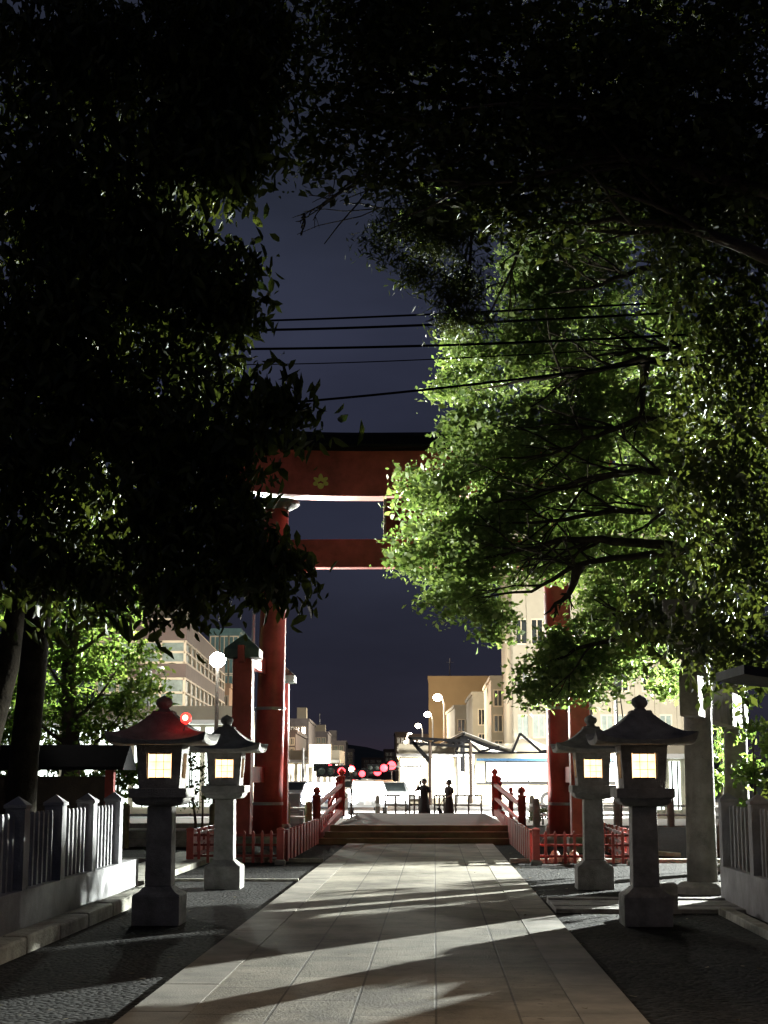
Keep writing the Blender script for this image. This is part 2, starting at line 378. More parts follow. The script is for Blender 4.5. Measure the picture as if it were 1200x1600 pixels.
# ================================================================ STONE LANTERNS
def lantern(loc, label, rz=0):
    t = thing('stone_lantern', label, 'stone lantern', loc, rz, 'stone lanterns lining the path')
    MB().sq([(.245, .245, 0), (.245, .245, .29), (.235, .235, .31), (.19, .19, .335), (.155, .155, .37), (.14, .14, .385)], n=2).build('plinth', M_stone, t, bevel=.006)
    MB().sq([(.137, .137, .385), (.13, .13, 1.2)], n=2).build('shaft', M_stone, t, bevel=.012)
    MB().sq([(.15, .15, 1.2), (.23, .23, 1.215), (.262, .262, 1.25), (.268, .268, 1.285), (.298, .298, 1.29), (.298, .298, 1.385)], n=2).build('shelf', M_stone, t, bevel=.006)
    # fire box: four walls, each a frame round a window opening
    fb = MB(); b0, b1 = .212, .242; z0, z1 = 1.385, 1.83; wz0, wz1, ww = 1.485, 1.745, .131; th = .05
    def hw(z): return b0 + (b1 - b0) * (z - z0) / (z1 - z0)
    zs = [z0, wz0, wz1, z1]
    for side in range(4):
        a = side * math.pi / 2; ca, sa = math.cos(a), math.sin(a)
        def tr(u, depth, z): return (u * ca + depth * sa, u * sa - depth * ca, z)
        grid = []
        for inner in (0, 1):
            for z in zs:
                W = hw(z) - inner * th
                for u in (-W, -ww, ww, W): grid.append(tr(u, W, z))
        f = []
        for iz in range(3):
            for iu in range(3):
                if iz == 1 and iu == 1: continue
                for off in (0, 16):
                    q = off + iz * 4 + iu; f.append((q, q + 1, q + 5, q + 4) if off == 0 else (q + 4, q + 5, q + 1, q))
        a0 = 1 * 4 + 1
        for p_, q_ in ((5, 6), (6, 10), (10, 9), (9, 5)): f.append((p_, q_, q_ + 16, p_ + 16))
        fb.add(grid, f)
    box_ = fb.build('fire_box', M_stone, t)
    for side in range(4):
        a = side * math.pi / 2
        m_ = MB(); zc = (wz0 + wz1) / 2; dd = hw(zc) - th - .004
        m_.box((0, -dd, zc), (ww * 2.15, .006, .28))
        pn = m_.build('window_paper', E_paper, t); pn.rotation_euler = (0, 0, a)
        l_ = MB()
        for u in (-.127,.127): l_.box((u, -dd - .012, zc), (.012, .012, .262))
        for z in (wz0+.005, wz1-.005): l_.box((0, -dd - .012, z), (.23, .013, .012))
        for u in (-.04, .04): l_.box((u, -dd - .010, zc), (.0045, .008, .24))
        for z in (zc - .04, zc + .04): l_.box((0, -dd - .010, z), (.22, .0075, .0045))
        lt = l_.build('window_lattice', M_dark, t); lt.rotation_euler = (0, 0, a)
    rings = []
    E = .525
    rings += [(.26, .26, 1.83, 0), (E - .05, E - .05, 1.828, .03), (E - .02, E - .02, 1.832, .05), (E, E, 1.875, .085)]
    for i in range(1, 10):
        q = i / 9; hw_ = E + (.115 - E) * q; z = 1.885 + .275 * (q ** 1.55); rings.append((hw_, hw_, z, .085 * (1 - q) ** 2))
    rings += [(.115, .115, 2.175), (.10, .10, 2.19)]
    MB().sq(rings, n=12).build('roof', M_stone, t, bevel=0)
    MB().lathe([(.07, 2.185), (.062, 2.205), (.05, 2.215), (.072, 2.235), (.088, 2.262), (.09, 2.285), (.078, 2.312), (.05, 2.33), (.022, 2.343), (.004, 2.355)], n=20).build('finial', M_stone, t, smooth=True)
    return t
gN = G(243, 1447); gF = G(349, 1390); gRN = G(1014, 1443); gRF = G(931, 1387)
NY = gN.y + .245; FY = gF.y + .245
ln = lantern((P(243, 1400, NY - .245).x, NY, 0), 'stone lantern with an added red lamp on its roof, left of the path')
lf = dup(ln, (P(347, 1350, FY - .245).x, FY, 0), .0, 'smaller stone lantern left of the path in front of the red fence')
rn = dup(ln, (P(1014, 1400, NY - .245).x, NY + .05, 0), .0, 'large dark stone lantern right of the path beside the stone gate pillar')
rf = dup(ln, (P(932, 1350, FY - .245).x, FY + .1, 0), .0, 'stone lantern right of the path, partly behind the nearer dark lantern')
# red signal from behind the near-left lantern, put on its roof to redden it
bp_ = P(290.5, 1122.5, NY - .40)
t = thing('red_glow_lamp', 'small red lamp added on the near left lantern roof to redden it', 'beacon lamp', (bp_.x, bp_.y, bp_.z - .05))
MB().lathe([(.038, 0), (.038, .02), (.03, .025)], n=12).build('bracket', M_grey, t); MB().tube([(0, 0, 0), (-.03, .06, -.07)], .01).build('stem', M_grey, t)
MB().ball((0, 0, .05), (.058, .055, .06)).build('red_lens', E_redlamp, t, smooth=True)
MB().ball((0, -.045, .055), (.030, .022, .030)).build('glare_core', emit('glare_core_glow', (1, .62, .35), 6), t, smooth=True)  # pale core inside a red shell imitates the glare of the light

# ================================================================ STONE FENCES
def stone_fence(x, y0, y1, face, label, posts):
    t = thing('stone_fence', label, 'fence', (x, 0, 0))
    MB().span((-.10, y0, .0), (.10, y1, .44)).build('base_wall', M_conc, t, bevel=.01)
    n_post = []
    for y in posts:
        MB().sq([(.095, .095, .44), (.095, .095, 1.2), (.11, .11, 1.205), (.11, .11, 1.235), (.004, .004, 1.315)], c=(0, y, 0), n=1).build('post', M_conc, t)
    bal = MB()
    for i in range(len(posts) - 1):
        for j in range(1, 8):
            y = posts[i] + (posts[i + 1] - posts[i]) * j / 8
            if y > y1 or y < y0: continue
            bal.sq([(.019, .03, .44), (.019, .03, 1.13), (.012, .02, 1.16)], c=(0, y, 0), n=1)
    bal.build('balusters', M_conc, t)
    MB().span((-.04, posts[0], .60), (.04, posts[-1], .65))
    return t
FX = P(100, 1400, 16).x
stone_fence(-4.0, 5.0, 20.6, 1, 'pale stone fence with square posts along the left of the path', [5.9 + 1.5 * i for i in range(10)])
k = MB(); y = 4
for i in range(14):
    k.span((-3.75, y + .01, -.02), (-3.52, y + 1.18, .13 + .01 * (i % 3))); y += 1.2
struct('kerb_stone', k, M_kerb, bevel=.02)
k = MB(); k.span((-3.9, 4, -.02), (-3.76, 20.6, .09)); struct('kerb_bed', k, M_kerb)
stone_fence(3.56, 5.0, 19.25, -1, 'stone fence with dark balusters along the right beside the stone gate', [6.2+.3 + 1.55 * i for i in range(8)] + [19.15])

# ================================================================ RED GATE (torii)
D = 35.6
def gx(px, y=1250, d=D): return P(px, y, d).x
t = thing('torii_gate', 'tall vermilion shrine gate with black roofed crossbeam over the steps', 'torii gate', (0, 0, 0))
xl0, xr0 = gx(417, 1290), gx(882, 1290)
xl1, xr1 = gx(432, 780), gx(865, 780)
zc = P(600, 779, D).z; zk = P(600, 705, D - .4).z; ztop = P(600, 672, D - .6).z
for xb, xt in ((xl0, xl1), (xr0, xr1)):
    pl = MB().tube([(xb + (xt - xb) * q, D, .15 + (zc - .35) * q) for q in (0, .25, .5, .75, 1)], [.34, .33, .315, .30, .29], n=28).build('pillar', M_red, t, smooth=True)
    for zb in (3.05, .9):
        q = zb / zc; MB().lathe([(.345, -.035), (.352, -.03), (.352, .03), (.345, .035)], c=(xb + (xt - xb) * q, D, zb), n=28).build('metal_band', M_grey, t)
    MB().lathe([(.30, 0), (.40, .03), (.52, .10), (.55, .13), (.55, .2), (.5, .23), (.32, .26)], c=(xt, D, zc - .27), n=28).build('capital', M_cop, t, smooth=False)
    MB().lathe([(.55, 0), (.5, .12), (.38, .2)], c=(xb, D, 0), n=24).build('pillar_base', M_stone, t)
# crossbeam with a slight upward sweep at the ends
def sweep(name, y0, y1, z0f, z1f, xa, xb, m, parent, N=28, bev=0):
    mb = MB(); vs = []; fs = []
    for i in range(N + 1):
        x = xa + (xb - xa) * i / N
        for y, zf in ((y0, z0f), (y1, z0f), (y1, z1f), (y0, z1f)): vs.append((x, y, zf(x)))
    for i in range(N):
        for k_ in range(4): a = i * 4 + k_; b = i * 4 + (k_ + 1) % 4; fs.append((a, b, b + 4, a + 4))
    fs += [(3, 2, 1, 0), tuple(N * 4 + k_ for k_ in range(4))]
    return mb.add(vs, fs).build(name, m, parent, bevel=bev)
xc = (xl1 + xr1) / 2; hs = (xr1 - xl1) / 2
up = lambda x: .32 * max(0, (abs(x - xc) / (hs + 1.6))) ** 3.5
sweep('top_beam', D - .32, D + .32, lambda x: zc + .0 + up(x), lambda x: zk + .02 + up(x), xl1 - 1.35, xr1 + 1.35, M_red, t)
rf_ = MB(); N = 28; vs = []; fs = []
prof = [(-.75, 0), (-.78, .07), (-.35, .36), (0, .50), (.35, .36), (.78, .07), (.75, 0)]
hh = ztop - zk
for i in range(N + 1):
    x = xl1 - 1.75 + (xr1 - xl1 + 3.5) * i / N
    for y, z in prof: vs.append((x, D + y, zk + .022 + z / .5 * hh * 1.12 + up(x) * 1.1))
np_ = len(prof)
for i in range(N):
    for k_ in range(np_): a = i * np_ + k_; b = i * np_ + (k_ + 1) % np_; fs.append((a, b, b + np_, a + np_))
fs += [tuple(range(np_)), tuple(N * np_ + k_ for k_ in range(np_ - 1, -1, -1))]
rf_.add(vs, fs).build('beam_roof', M_black, t)
zn1 = P(600, 842, D - .2).z; zn0 = P(600, 886, D - .2).z
MB().span((xl1 - .9, D - .18, zn0), (xr1 + 1.0, D + .18, zn1)).build('lower_beam', M_red, t, bevel=.015)
for xx, sg in ((xl1, 1), (xr1, -1)):
    MB().prism([(xx + sg * .2, zn0 - .12), (xx + sg * .75, zn0 - .10), (xx + sg * .85, zn0 - .004), (xx + sg * .2, zn0 - .004)], 'y', D - .13, D + .13).build('bracket', M_red, t)
pxl, pxr = gx(604, 810), gx(700, 810)
MB().span((xc - .2, D - .15, zn1 + .002), (xc + .2, D + .15, zc - .002)).build('strut', M_red, t)
pq = MB().span((pxl, D - .34, zn1 + .03), (pxr, D - .22, zc - .05)).build('plaque', M_redD, t)
for px__ in (pxl - .02, pxr + .02):
    fr = MB()
    for a in range(12):
        z = zn1 + .04 + a * (zc - zn1 - .12) / 12
        fr.ball((px__, D - .30, z + .04), (.05, .05, .06), 8)
    fr.build('plaque_trim', mat('carved_frame', (.30, .22, .16), .6, .3, 20, .3), pq, smooth=True)
# crest: three leaf lobes above, three petals below
def crest(cx, cz):
    mb = MB()
    def lobe(ang, dist, L, W):
        pts = []
        for i in range(14):
            a = 2 * math.pi * i / 14; u = math.cos(a) * L * (1 + .12 * math.cos(a)); v_ = math.sin(a) * W
            x = math.cos(ang) * (dist + u) - math.sin(ang) * v_; z = math.sin(ang) * (dist + u) + math.cos(ang) * v_; pts.append((cx + x, cz + z))
        mb.prism(pts, 'y', D - .355, D - .32)
    for a, ds, L, W in ((90, .1, .088, .055), (148, .10, .085, .045), (32, .10, .085, .045), (198, .12, .06, .052), (342, .12, .06, .052), (270, .09, .07, .075)):
        lobe(R(a), ds, L, W)
    return mb.build('crest', M_gold, t, bevel=.006)
c0 = P(501, 753, D - .34); crest(c0.x, c0.z); crest(2 * xc - c0.x, c0.z)
# support pillars with little roofs, front and back
DF, DB = 31.9, 39.3
def support(px_c, d, ztopy, pw):
    x = P(px_c, 1200, d).x; zt = P(px_c, ztopy, d).z
    sp = MB().sq([(.2, .2, 0), (.2, .2, zt - .35)], c=(x, d, 0), n=1).build('support_pillar', M_red, t, bevel=.02)
    MB().sq([(.22, .22, zt - .36), (.36, .36, zt - .34), (.36, .36, zt - .17), (.32, .32, zt - .13), (.12, .12, zt + .06), (.02, .02, zt + .14)], c=(x, d, 0), n=1).build('support_roof', M_cop, sp)
    MB().sq([(.27, .27, 0), (.27, .27, .28), (.22, .22, .34)], c=(x, d, 0), n=1).build('foot_stone', M_stone, sp)
    return x
xa = support(378, DF, 1003, 0); xb = support(438, DB, 1046, 0)
xc2 = support(906, DF, 1003, 0); xd = support(868, DB, 1046, 0)
for x0, x1, zz in ((xa, xb, 4.0), (xa, xb, 1.55), (xc2, xd, 4.0), (xc2, xd, 1.55)):
    MB().beam((x0, DF - .5, zz), (x1, DB + .5, zz), .13, .34).build('tie_beam', M_red, t)
for xx, dd in ((xa, DF), (xc2, DF)):
    for dz in (3.62,):
        MB().prism([(dd+.21, dz), (dd + .75, dz + .05), (dd + .75, dz - .75), (dd + .68, dz - .8), (dd + .21, dz - .1)], 'x', xx - .03, xx + .03).build('bracket_board', M_red, t)
# thin tall white conduit beside the far-left pillar
o = thing('signal_pole', 'thin pale pole rising behind the left gate pillar', 'pole', (P(393, 1200, 44).x, 44, 0))
MB().tube([(0, 0, 0), (0, 0, P(393, 955, 44).z)], [.06, .045], n=10).build('shaft', M_white, o, smooth=True)
MB().lathe([(.14, 0), (.14, .02), (.06, .05)], n=10).build('base_plate', M_grey, o)

# ================================================================ RED LOW FENCES
def red_fence(xa, xb, ya, yb, zh, inner, label):
    t = thing('red_fence', label, 'fence', (0, 0, 0))
    rail = MB()
    for z in (zh * .26, zh * .58, zh * .86):
        rail.span((xa, ya - .02, z - .02), (xb, ya + .02, z + .02)); rail.span((xa - .02, ya, z - .021), (xa + .02, yb, z + .021)); rail.span((xb - .02, ya, z - .021), (xb + .02, yb, z + .021))
    rail.build('rail', M_redD, t)
    nx = max(3, int((xb - xa) / .155))
    for i in range(1, nx):
        x = xa + (xb - xa) * i / nx; MB().sq([(.024, .012, .03), (.024, .012, zh - .04), (.004, .012, zh)], c=(x, ya - .034, 0), n=1).build('picket', M_red, t)
    ny = int((yb - ya) / .68)
    for xx, sg in ((xa, -1), (xb, 1)):
        for i in range(1, ny):
            y = ya + (yb - ya) * i / ny
            MB().sq([(.03, .2, .03), (.03, .2, zh - .04), (.03, .15, zh)], c=(xx + sg * .052, y, 0), n=1).build('side_board', M_red, t)
    for x, y in ((xa, ya), (xb, ya), (xa, yb), (xb, yb)):
        MB().sq([(.06, .06, 0), (.06, .06, zh), (.068, .068, zh + .005), (.068, .068, zh + .03), (.005, .005, zh + .06)], c=(x, y, 0), n=1).build('post', M_red, t)
        MB().sq([(.09, .09, 0), (.09, .09, .06), (.065, .065, .09)], c=(x, y, 0), n=1).build('post_foot', M_stone, t)
    return t
yf = G(440, 1351).y
red_fence(P(297, 1340, yf).x, P(438, 1340, yf).x, yf, 40.5, .58, 1, 'low red picket fence around the feet of the left gate pillars')
red_fence(P(838, 1340, yf).x, P(988, 1340, yf).x, yf, 40.5, .58, -1, 'low red picket fence around the feet of the right gate pillars')
rnd = random.Random(8)
def rock(name, c, r, label, m=M_rock):
    bm = bmesh.new(); bmesh.ops.create_icosphere(bm, subdivisions=3, radius=1)
    ph = rnd.random() * 9
    for v in bm.verts:
        k_ = 1 + .18 * math.sin(v.co.x * 3.1 + ph) + .14 * math.sin(v.co.y * 4 + ph * 2) + .1 * math.sin(v.co.z * 6 + ph)
        v.co = Vector((c[0] + v.co.x * r[0] * k_, c[1] + v.co.y * r[1] * k_, max(0, c[2] + v.co.z * r[2] * k_)))
    me = bpy.data.meshes.new(name); bm.to_mesh(me); bm.free(); me.materials.append(m)
    o = bpy.data.objects.new(name, me); COL.objects.link(o); return tag(o, label, 'rock', 'rocks behind the red fences')
for px, lb in ((868, 'tan rock behind the right red fence, left of the small lantern'), (898, 'dark tan rock behind the right red fence pressed against the lantern'), (883, 'smallest rock between two tan rocks behind the right red fence')):
    p = P(px, 1340, yf + .6); rock('rock', (p.x, yf + .6, .08), (.13, .12, .12) if px != 883 else (.08, .08, .08), lb)
p = P(410, 1340, yf + .7); rock('rock', (p.x, p.y, .08), (.14, .12, .13), 'yellowish rock behind the left red fence below the gate pillar')

# ================================================================ BRIDGE AND RAILINGS
t = thing('arched_bridge', 'low arched bridge with shallow steps at the end of the path', 'bridge', (PC, 0, 0))
y0 = G(655, 1320).y
hwS = (P(815, 1320, y0).x - P(497, 1320, y0).x) / 2
M_step = mat('brown_step_stone', (.17, .125, .08), .75, .3, 2.5, .25)
for i in range(3):
    MB().span((-hwS + i * .10, y0 + i * .42, 0), (hwS - i * .10, y0 + (i + 1) * .42 + .0, .135 * (i + 1))).build('step', M_step, t, bevel=.012)
st = []; crest_y = 41.5; zc_ = P(655, 1270, crest_y).z
for i in range(15):
    q = i / 14; y = y0 + 1.262 + q * 10.5
    z = .40 + (zc_ - .40) * math.sin(min(1, (y - y0 - 1.262) / (crest_y - y0 - 1.262)) * math.pi / 2) if y <= crest_y else zc_ * (math.cos((y - crest_y) / (y0 + 11.762 - crest_y) * math.pi) * .5 + .5) - .02
    st.append((y, z, hwS - .34 - min(.28, q * .8)))
vs = []; fs = []
for y, z, w_ in st: vs += [(-w_, y, -.1), (w_, y, -.1), (w_, y, z), (-w_, y, z)]
for i in range(14):
    for k_ in range(4): a = i * 4 + k_; b = i * 4 + (k_ + 1) % 4; fs.append((a, b, b + 4, a + 4))
fs += [(3, 2, 1, 0), (56, 57, 58, 59)]
MB().add(vs, fs).build('deck', M_slab if False else mat('deck_stone', (.06, .05, .042), .8, .35, 1.6, .4), t)
def railing(pts, label):
    t = thing('bridge_railing', label, 'railing', (0, 0, 0))
    for x, y, zb, h_, r_ in pts:
        MB().lathe([(r_, 0), (r_, h_ * .80), (r_ * 1.15, h_ * .81), (r_ * 1.15, h_ * .835), (r_ * .62, h_ * .845), (r_ * .6, h_ * .87), (r_ * .95, h_ * .90), (r_ * .98, h_ * .93), (r_ * .6, h_ * .965), (r_ * .2, h_ * .985), (.004, h_)], c=(x, y, zb), n=16).build('post', M_red, t, smooth=True)
    for (x, y, zb, h_, r_), (x2, y2, zb2, h2, r2) in zip(pts, pts[1:]):
        for q, hh_, ww in ((.66, .07, .09), (.38, .06, .06), (.1, .14, .1)):
            MB().beam((x, y, zb + h_ * q), (x2, y2, zb2 + h2 * q), ww, hh_).build('rail', M_red, t)
    return t
def rp(px, d, ty, zb, r_=.085):
    p = P(px, ty, d); return (p.x, d, zb, p.z - zb, r_)
railing([rp(495, 35.4, 1228, .0, .09), rp(534, 39.3, 1200, .52, .085), rp(528, 43.5, 1212, .42, .07), rp(516, 47.0, 1238, .0, .07)], 'red bridge railing with onion topped posts left of the steps')
railing([rp(815, 35.4, 1228, .0, .09), rp(773, 39.3, 1200, .52, .085), rp(780, 43.5, 1212, .42, .07), rp(798, 47.0, 1229, .0, .07)], 'red bridge railing with onion topped posts right of the steps')
# traffic pole lamps just behind left railing handled below

# ================================================================ STONE SIDE GATE (right)
t = thing('stone_gate', 'weathered stone shrine gate seen end-on right of the lanterns', 'torii gate', (0, 0, 0))
g1 = G(1098, 1397); gd1 = g1.y + .15; gd2 = 25.5
xA0, xA1 = P(1098, 1390, gd1).x, P(1088, 1040, gd1).x
xB0, xB1 = P(1152, 1290, gd2).x, P(1146, 1040, gd2).x
zA = P(1088, 1040, gd1).z + .25
for x0_, x1_, d_, r_ in ((xA0, xA1, gd1, .20), (xB0, xB1, gd2, .20)):
    MB().tube([(x0_ + (x1_ - x0_) * q, d_, zA * q) for q in (0, .3, .6, 1)], [r_, r_ * .97, r_ * .94, r_ * .9], n=24).build('pillar', M_stoneR, t, smooth=True)
    MB().lathe([(.36, 0), (.36, .09), (.27, .14), (.21, .15)], c=(x0_, d_, 0), n=24).build('pillar_base', M_stoneR, t)
dirv = Vector((xB1 - xA1, gd2 - gd1, 0)).normalized()
a_ = Vector((xA1, gd1, 0)) - dirv * .9; b_ = Vector((xB1, gd2, 0)) + dirv * .9
zn = P(1090, 1092, gd1).z
MB().beam((a_.x, a_.y, zn), (b_.x, b_.y, zn), .24, .52).build('lower_beam', M_stoneR, t, bevel=.01)
MB().beam((a_.x - dirv.x * .4, a_.y - dirv.y * .4, zA + .17), (b_.x, b_.y + .3, zA + .17), .36, .34).build('top_beam', M_stoneR, t, bevel=.015)
MB().beam((a_.x - dirv.x * .5, a_.y - dirv.y * .5, zA + .42), (b_.x, b_.y + .4, zA + .42), .46, .16).build('cap_stone', M_stoneR, t, bevel=.015)
MB().box((xA1 + .03, gd1 - .23, zn + .02), (.22, .03, .30)).build('wedge', M_stoneR, t, bevel=.01)
t = thing('stone_block', 'small square stone block beside the base of the dark right lantern', 'stone block', (P(1047, 1390, 17.6).x, 17.6+.2, 0))
MB().sq([(.10, .10, 0), (.10, .10, .30), (.085, .085, .33)], n=1).build('body', M_stone, t, bevel=.008)
MB().sq([(.13, .13, -.01), (.13, .13, .05)], n=1).build('foot', M_stone, t)
# little roof in the right corner
t = thing('shrine_roof', 'curved grey eave with glowing orange underside at the right edge', 'roof', (0, 0, 0))
p0 = P(1166, 1052, 15); p1 = P(1225, 1046, 15)
vs = []; fs = []; N = 14
for i in range(N + 1):
    q = i / N; x = p0.x + 2.6 * q; z = p0.z + .02 - .16 * math.sin(min(1, q * 2.2) * math.pi / 2) + .30 * q * q+.12*q
    vs += [(x, 15.1, z - .02), (x, 16.6, z + .0), (x, 16.6, z + .09), (x, 15.1, z + .07)]
for i in range(N):
    for k_ in range(4): a = i * 4 + k_; b = i * 4 + (k_ + 1) % 4; fs.append((a, b, b + 4, a + 4))
fs += [(3, 2, 1, 0), tuple(N * 4 + k_ for k_ in range(4))]
MB().add(vs, fs).build('eave', mat('dark_tile', (.035, .035, .036), .9, .3, 6, .3), t)
MB().span((p0.x + .9, 14.9, p0.z - .12), (p0.x + 2.6, 16.4, p0.z - .02)).build('soffit', mat('orange_wood', (.45, .16, .06), .6, .2, 5, .1), t)
MB().span((p0.x + 1.5, 15.2, 0), (p0.x + 2.5, 16.2, p0.z - .13)).build('wall', M_greyb, t)
MB().ball((p0.x + 1.35, 15.3, p0.z - .45), .05).build('lamp', E_globe, t); lamp('POINT', (p0.x + 1.0, 15.2, p0.z - .45), 4, (1, .7, .4), .05)  # small lamp added out of view to light the orange soffit

# ================================================================ NOTICE BOARD SHED (left)
sd = 25.0
xL, xR = P(-30, 1200, sd).x, P(203, 1200, sd).x
z0_, z1_ = P(100, 1203, sd).z, P(100, 1173, sd - .3).z
t = thing('notice_shelter', 'dark roofed notice board behind the left stone fence', 'notice board', (0, 0, 0))
MB().prism([(sd - .55, z0_), (sd - .52, z0_ + .05), (sd, z1_ + .10), (sd + .52, z0_ + .05), (sd + .55, z0_)], 'x', xL, xR).build('roof', M_black, t)
for px in (172, 20):
    x = P(px, 1220, sd).x; MB().span((x - .07, sd - .07, 0), (x + .07, sd + .07, z0_ - .002)).build('post', M_redD, t)
MB().span((P(-20, 1220, sd).x, sd - .03, .5), (P(164, 1220, sd).x, sd + .03, P(100, 1213, sd).z)).build('board', M_dark, t)
for px in (60, 200):
    pass

# post-and-rail fences near the moat
def post_fence(px0, px1, d, n, label, h_=.95, m=M_postw):
    t = thing('post_fence', label, 'fence', (0, 0, 0)); xs_ = [P(px0 + (px1 - px0) * i / (n - 1), 1270, d).x for i in range(n)]
    for x in xs_:
        MB().lathe([(.11, 0), (.11, h_ - .06), (.08, h_ - .01), (.02, h_)], c=(x, d, 0), n=12).build('post', m, t, smooth=False)
    for z in (h_ * .42, h_ * .74):
        MB().tube([(xs_[0], d, z), (xs_[-1], d, z)], .03, n=8).build('rail', M_white, t)
post_fence(195, 335, 33, 3, 'post and rail fence with mossy round posts behind the left lanterns', .95)
post_fence(448, 482, 46, 2, 'short post and rail fence between left gate pillars and bridge', .8)
post_fence(838, 1090, 48, 7, 'pale post and rail fence behind the right red fence', .85, M_stoneR)
t = thing('low_wall', 'low grey block wall behind the left lanterns', 'wall', (0, 0, 0))
a_ = P(180, 1290, 34); b_ = P(330, 1290, 34)
for i in range(3): MB().span((a_.x, 33.9 + i * .03, i * .17), (b_.x, 34.3, i * .17 + .165)).build('course', M_stone, t, bevel=.01)
t = thing('utility_cabinet', 'dark stacked utility cabinet right of the left gate pillar', 'cabinet', (P(459, 1270, 50).x, 50, -.06))
MB().span((-.32, -.2, 0), (.32, .2, .5)).build('body', M_greyb, t, bevel=.02); MB().span((-.26, -.16, .5), (.2, .16, 1.05)).build('upper_box', M_greyb, t, bevel=.02); MB().span((-.2, -.215, .1), (.2, -.2, .42)).build('door', M_grey, t)

# ================================================================ FOLIAGE
def leaf_mesh(pts, size, aspect, droop, rng, shape=4, jit=.35):
    n = len(pts)
    # long axis
    ax = rng.normal(size=(n, 3)); ax[:, 2] = ax[:, 2] * .6 - droop * 1.6; ax /= np.linalg.norm(ax, axis=1)[:, None]
    nn = rng.normal(size=(n, 3)); nn[:, 2] += .8 * (1 - droop); nn -= ax * (nn * ax).sum(1)[:, None]; nn /= np.linalg.norm(nn, axis=1)[:, None] + 1e-9
    sd_ = np.cross(ax, nn); L = size * (1 + jit * rng.normal(size=n)).clip(.45, 1.8)
    W = L * aspect; L = L[:, None]; W = W[:, None]
    if shape == 4:
        V = np.stack([pts - ax * L * .5, pts + sd_ * W * .5 + nn * W * .15, pts + ax * L * .5, pts - sd_ * W * .5 + nn * W * .15], 1)
        F = np.arange(n * 4).reshape(n, 4)
    else:
        V = np.stack([pts - ax * L * .5, pts - ax * L * .15 + sd_ * W * .5 + nn * W * .2, pts + ax * L * .25 + sd_ * W * .38 + nn * W * .15 - ax * 0, pts + ax * L * .5 - nn * L * .1,
                      pts + ax * L * .25 - sd_ * W * .38 + nn * W * .15, pts - ax * L * .15 - sd_ * W * .5 + nn * W * .2], 1)
        b = np.arange(n)[:, None] * 6
        F = np.concatenate([b + np.array([[0, 1, 2, 3]]), b + np.array([[0, 3, 4, 5]])], 1).reshape(-1, 4)
    return V.reshape(-1, 3), F
def mesh_np(name, V, F, m, parent=None):
    me = bpy.data.meshes.new(name); me.vertices.add(len(V)); me.vertices.foreach_set('co', V.astype(np.float32).ravel())
    me.loops.add(F.size); me.loops.foreach_set('vertex_index', F.astype(np.int32).ravel())
    me.polygons.add(len(F)); me.polygons.foreach_set('loop_start', np.arange(0, F.size, 4, dtype=np.int32)); me.polygons.foreach_set('loop_total', np.full(len(F), 4, dtype=np.int32))
    me.update(calc_edges=True); me.validate(); me.materials.append(m)
    o = bpy.data.objects.new(name, me); COL.objects.link(o); o.parent = parent; return o
def sprays(clumps, per, spread, sub, rng, flat=.5):
    """clumps: (px,py,d,rx_px,ry_px,rd[,density]) -> leaf points gathered into sprays"""
    out_ = []
    for c in clumps:
        px, py, d, rx, ry, rd = c[:6]; den = c[6] if len(c) > 6 else 1
        ce = np.array(P(px, py, d)); r3 = np.array([rx / FPX * d, rd, ry / FPX * d])
        area = r3[0] * r3[2]
        m = max(6, int(sub * den * area))
        u = rng.normal(size=(m, 3)); u /= np.linalg.norm(u, axis=1)[:, None]; rad = rng.random(m) ** .45
        cs = ce + u * rad[:, None] * r3
        k = rng.integers(int(per * .5), int(per * 1.5) + 1, size=m)
        idx = np.repeat(np.arange(m), k)
        q = rng.normal(size=(len(idx), 3)) * np.array([spread, spread, spread * flat])
        # each spray tilts outward
        q[:, 2] -= .25 * np.abs(q[:, 0])
        out_.append(cs[idx] + q)
    return np.concatenate(out_)
def limb_pts(a, b, rng, sag=0, n=9, wob=.12):
    a, b = Vector(a), Vector(b); L = (b - a).length; pts = []
    p1, p2 = rng.random() * 6, rng.random() * 6
    for i in range(n):
        q = i / (n - 1); p = a.lerp(b, q)
        p.z += math.sin(q * math.pi) * sag + math.sin(q * 7 + p1) * wob * L * .08 * min(1, q * 3)
        p.x += math.sin(q * 6 + p2) * wob * L * .06; p.y += math.cos(q * 5 + p1) * wob * L * .06 * q
        pts.append(p)
    return pts
def branches(mb, paths, rng, twigs=3, tw_len=.6):
    for pts, r0, r1 in paths:
        n = len(pts); mb.tube(pts, [r0 + (r1 - r0) * (i / (n - 1)) ** .8 for i in range(n)], n=7)
        for k in range(twigs):
            i = rng.randrange(n // 3, int(n * .8)); p = pts[i]; rr = (r0 + (r1 - r0) * i / n) * .45
            t_ = (pts[-1] - pts[0]).normalized()
            dv = (t_ + Vector((rng.uniform(-.8, .8), rng.uniform(-.8, .8), rng.uniform(-.7, .7)))).normalized()
            q = limb_pts(p, p + dv * tw_len * (pts[-1] - pts[0]).length * rng.uniform(.25, .6), rng, 0, 6, .3)
            mb.tube(q, [rr * (1 - j / 6.5) + .004 for j in range(6)], n=5)
            for kk in range(2):
                s0 = q[rng.randrange(2, 5)]; dv2 = (dv + Vector((rng.uniform(-.9, .9), rng.uniform(-.5, .5), rng.uniform(-.9, .5)))).normalized()
                q2 = limb_pts(s0, s0 + dv2 * .5 * (q[-1] - q[0]).length, rng, 0, 5, .3); mb.tube(q2, [rr * .45 * (1 - j / 5.5) + .003 for j in range(5)], n=4)
def pix(pts_px): return [P(x, y, d) for x, y, d in pts_px]

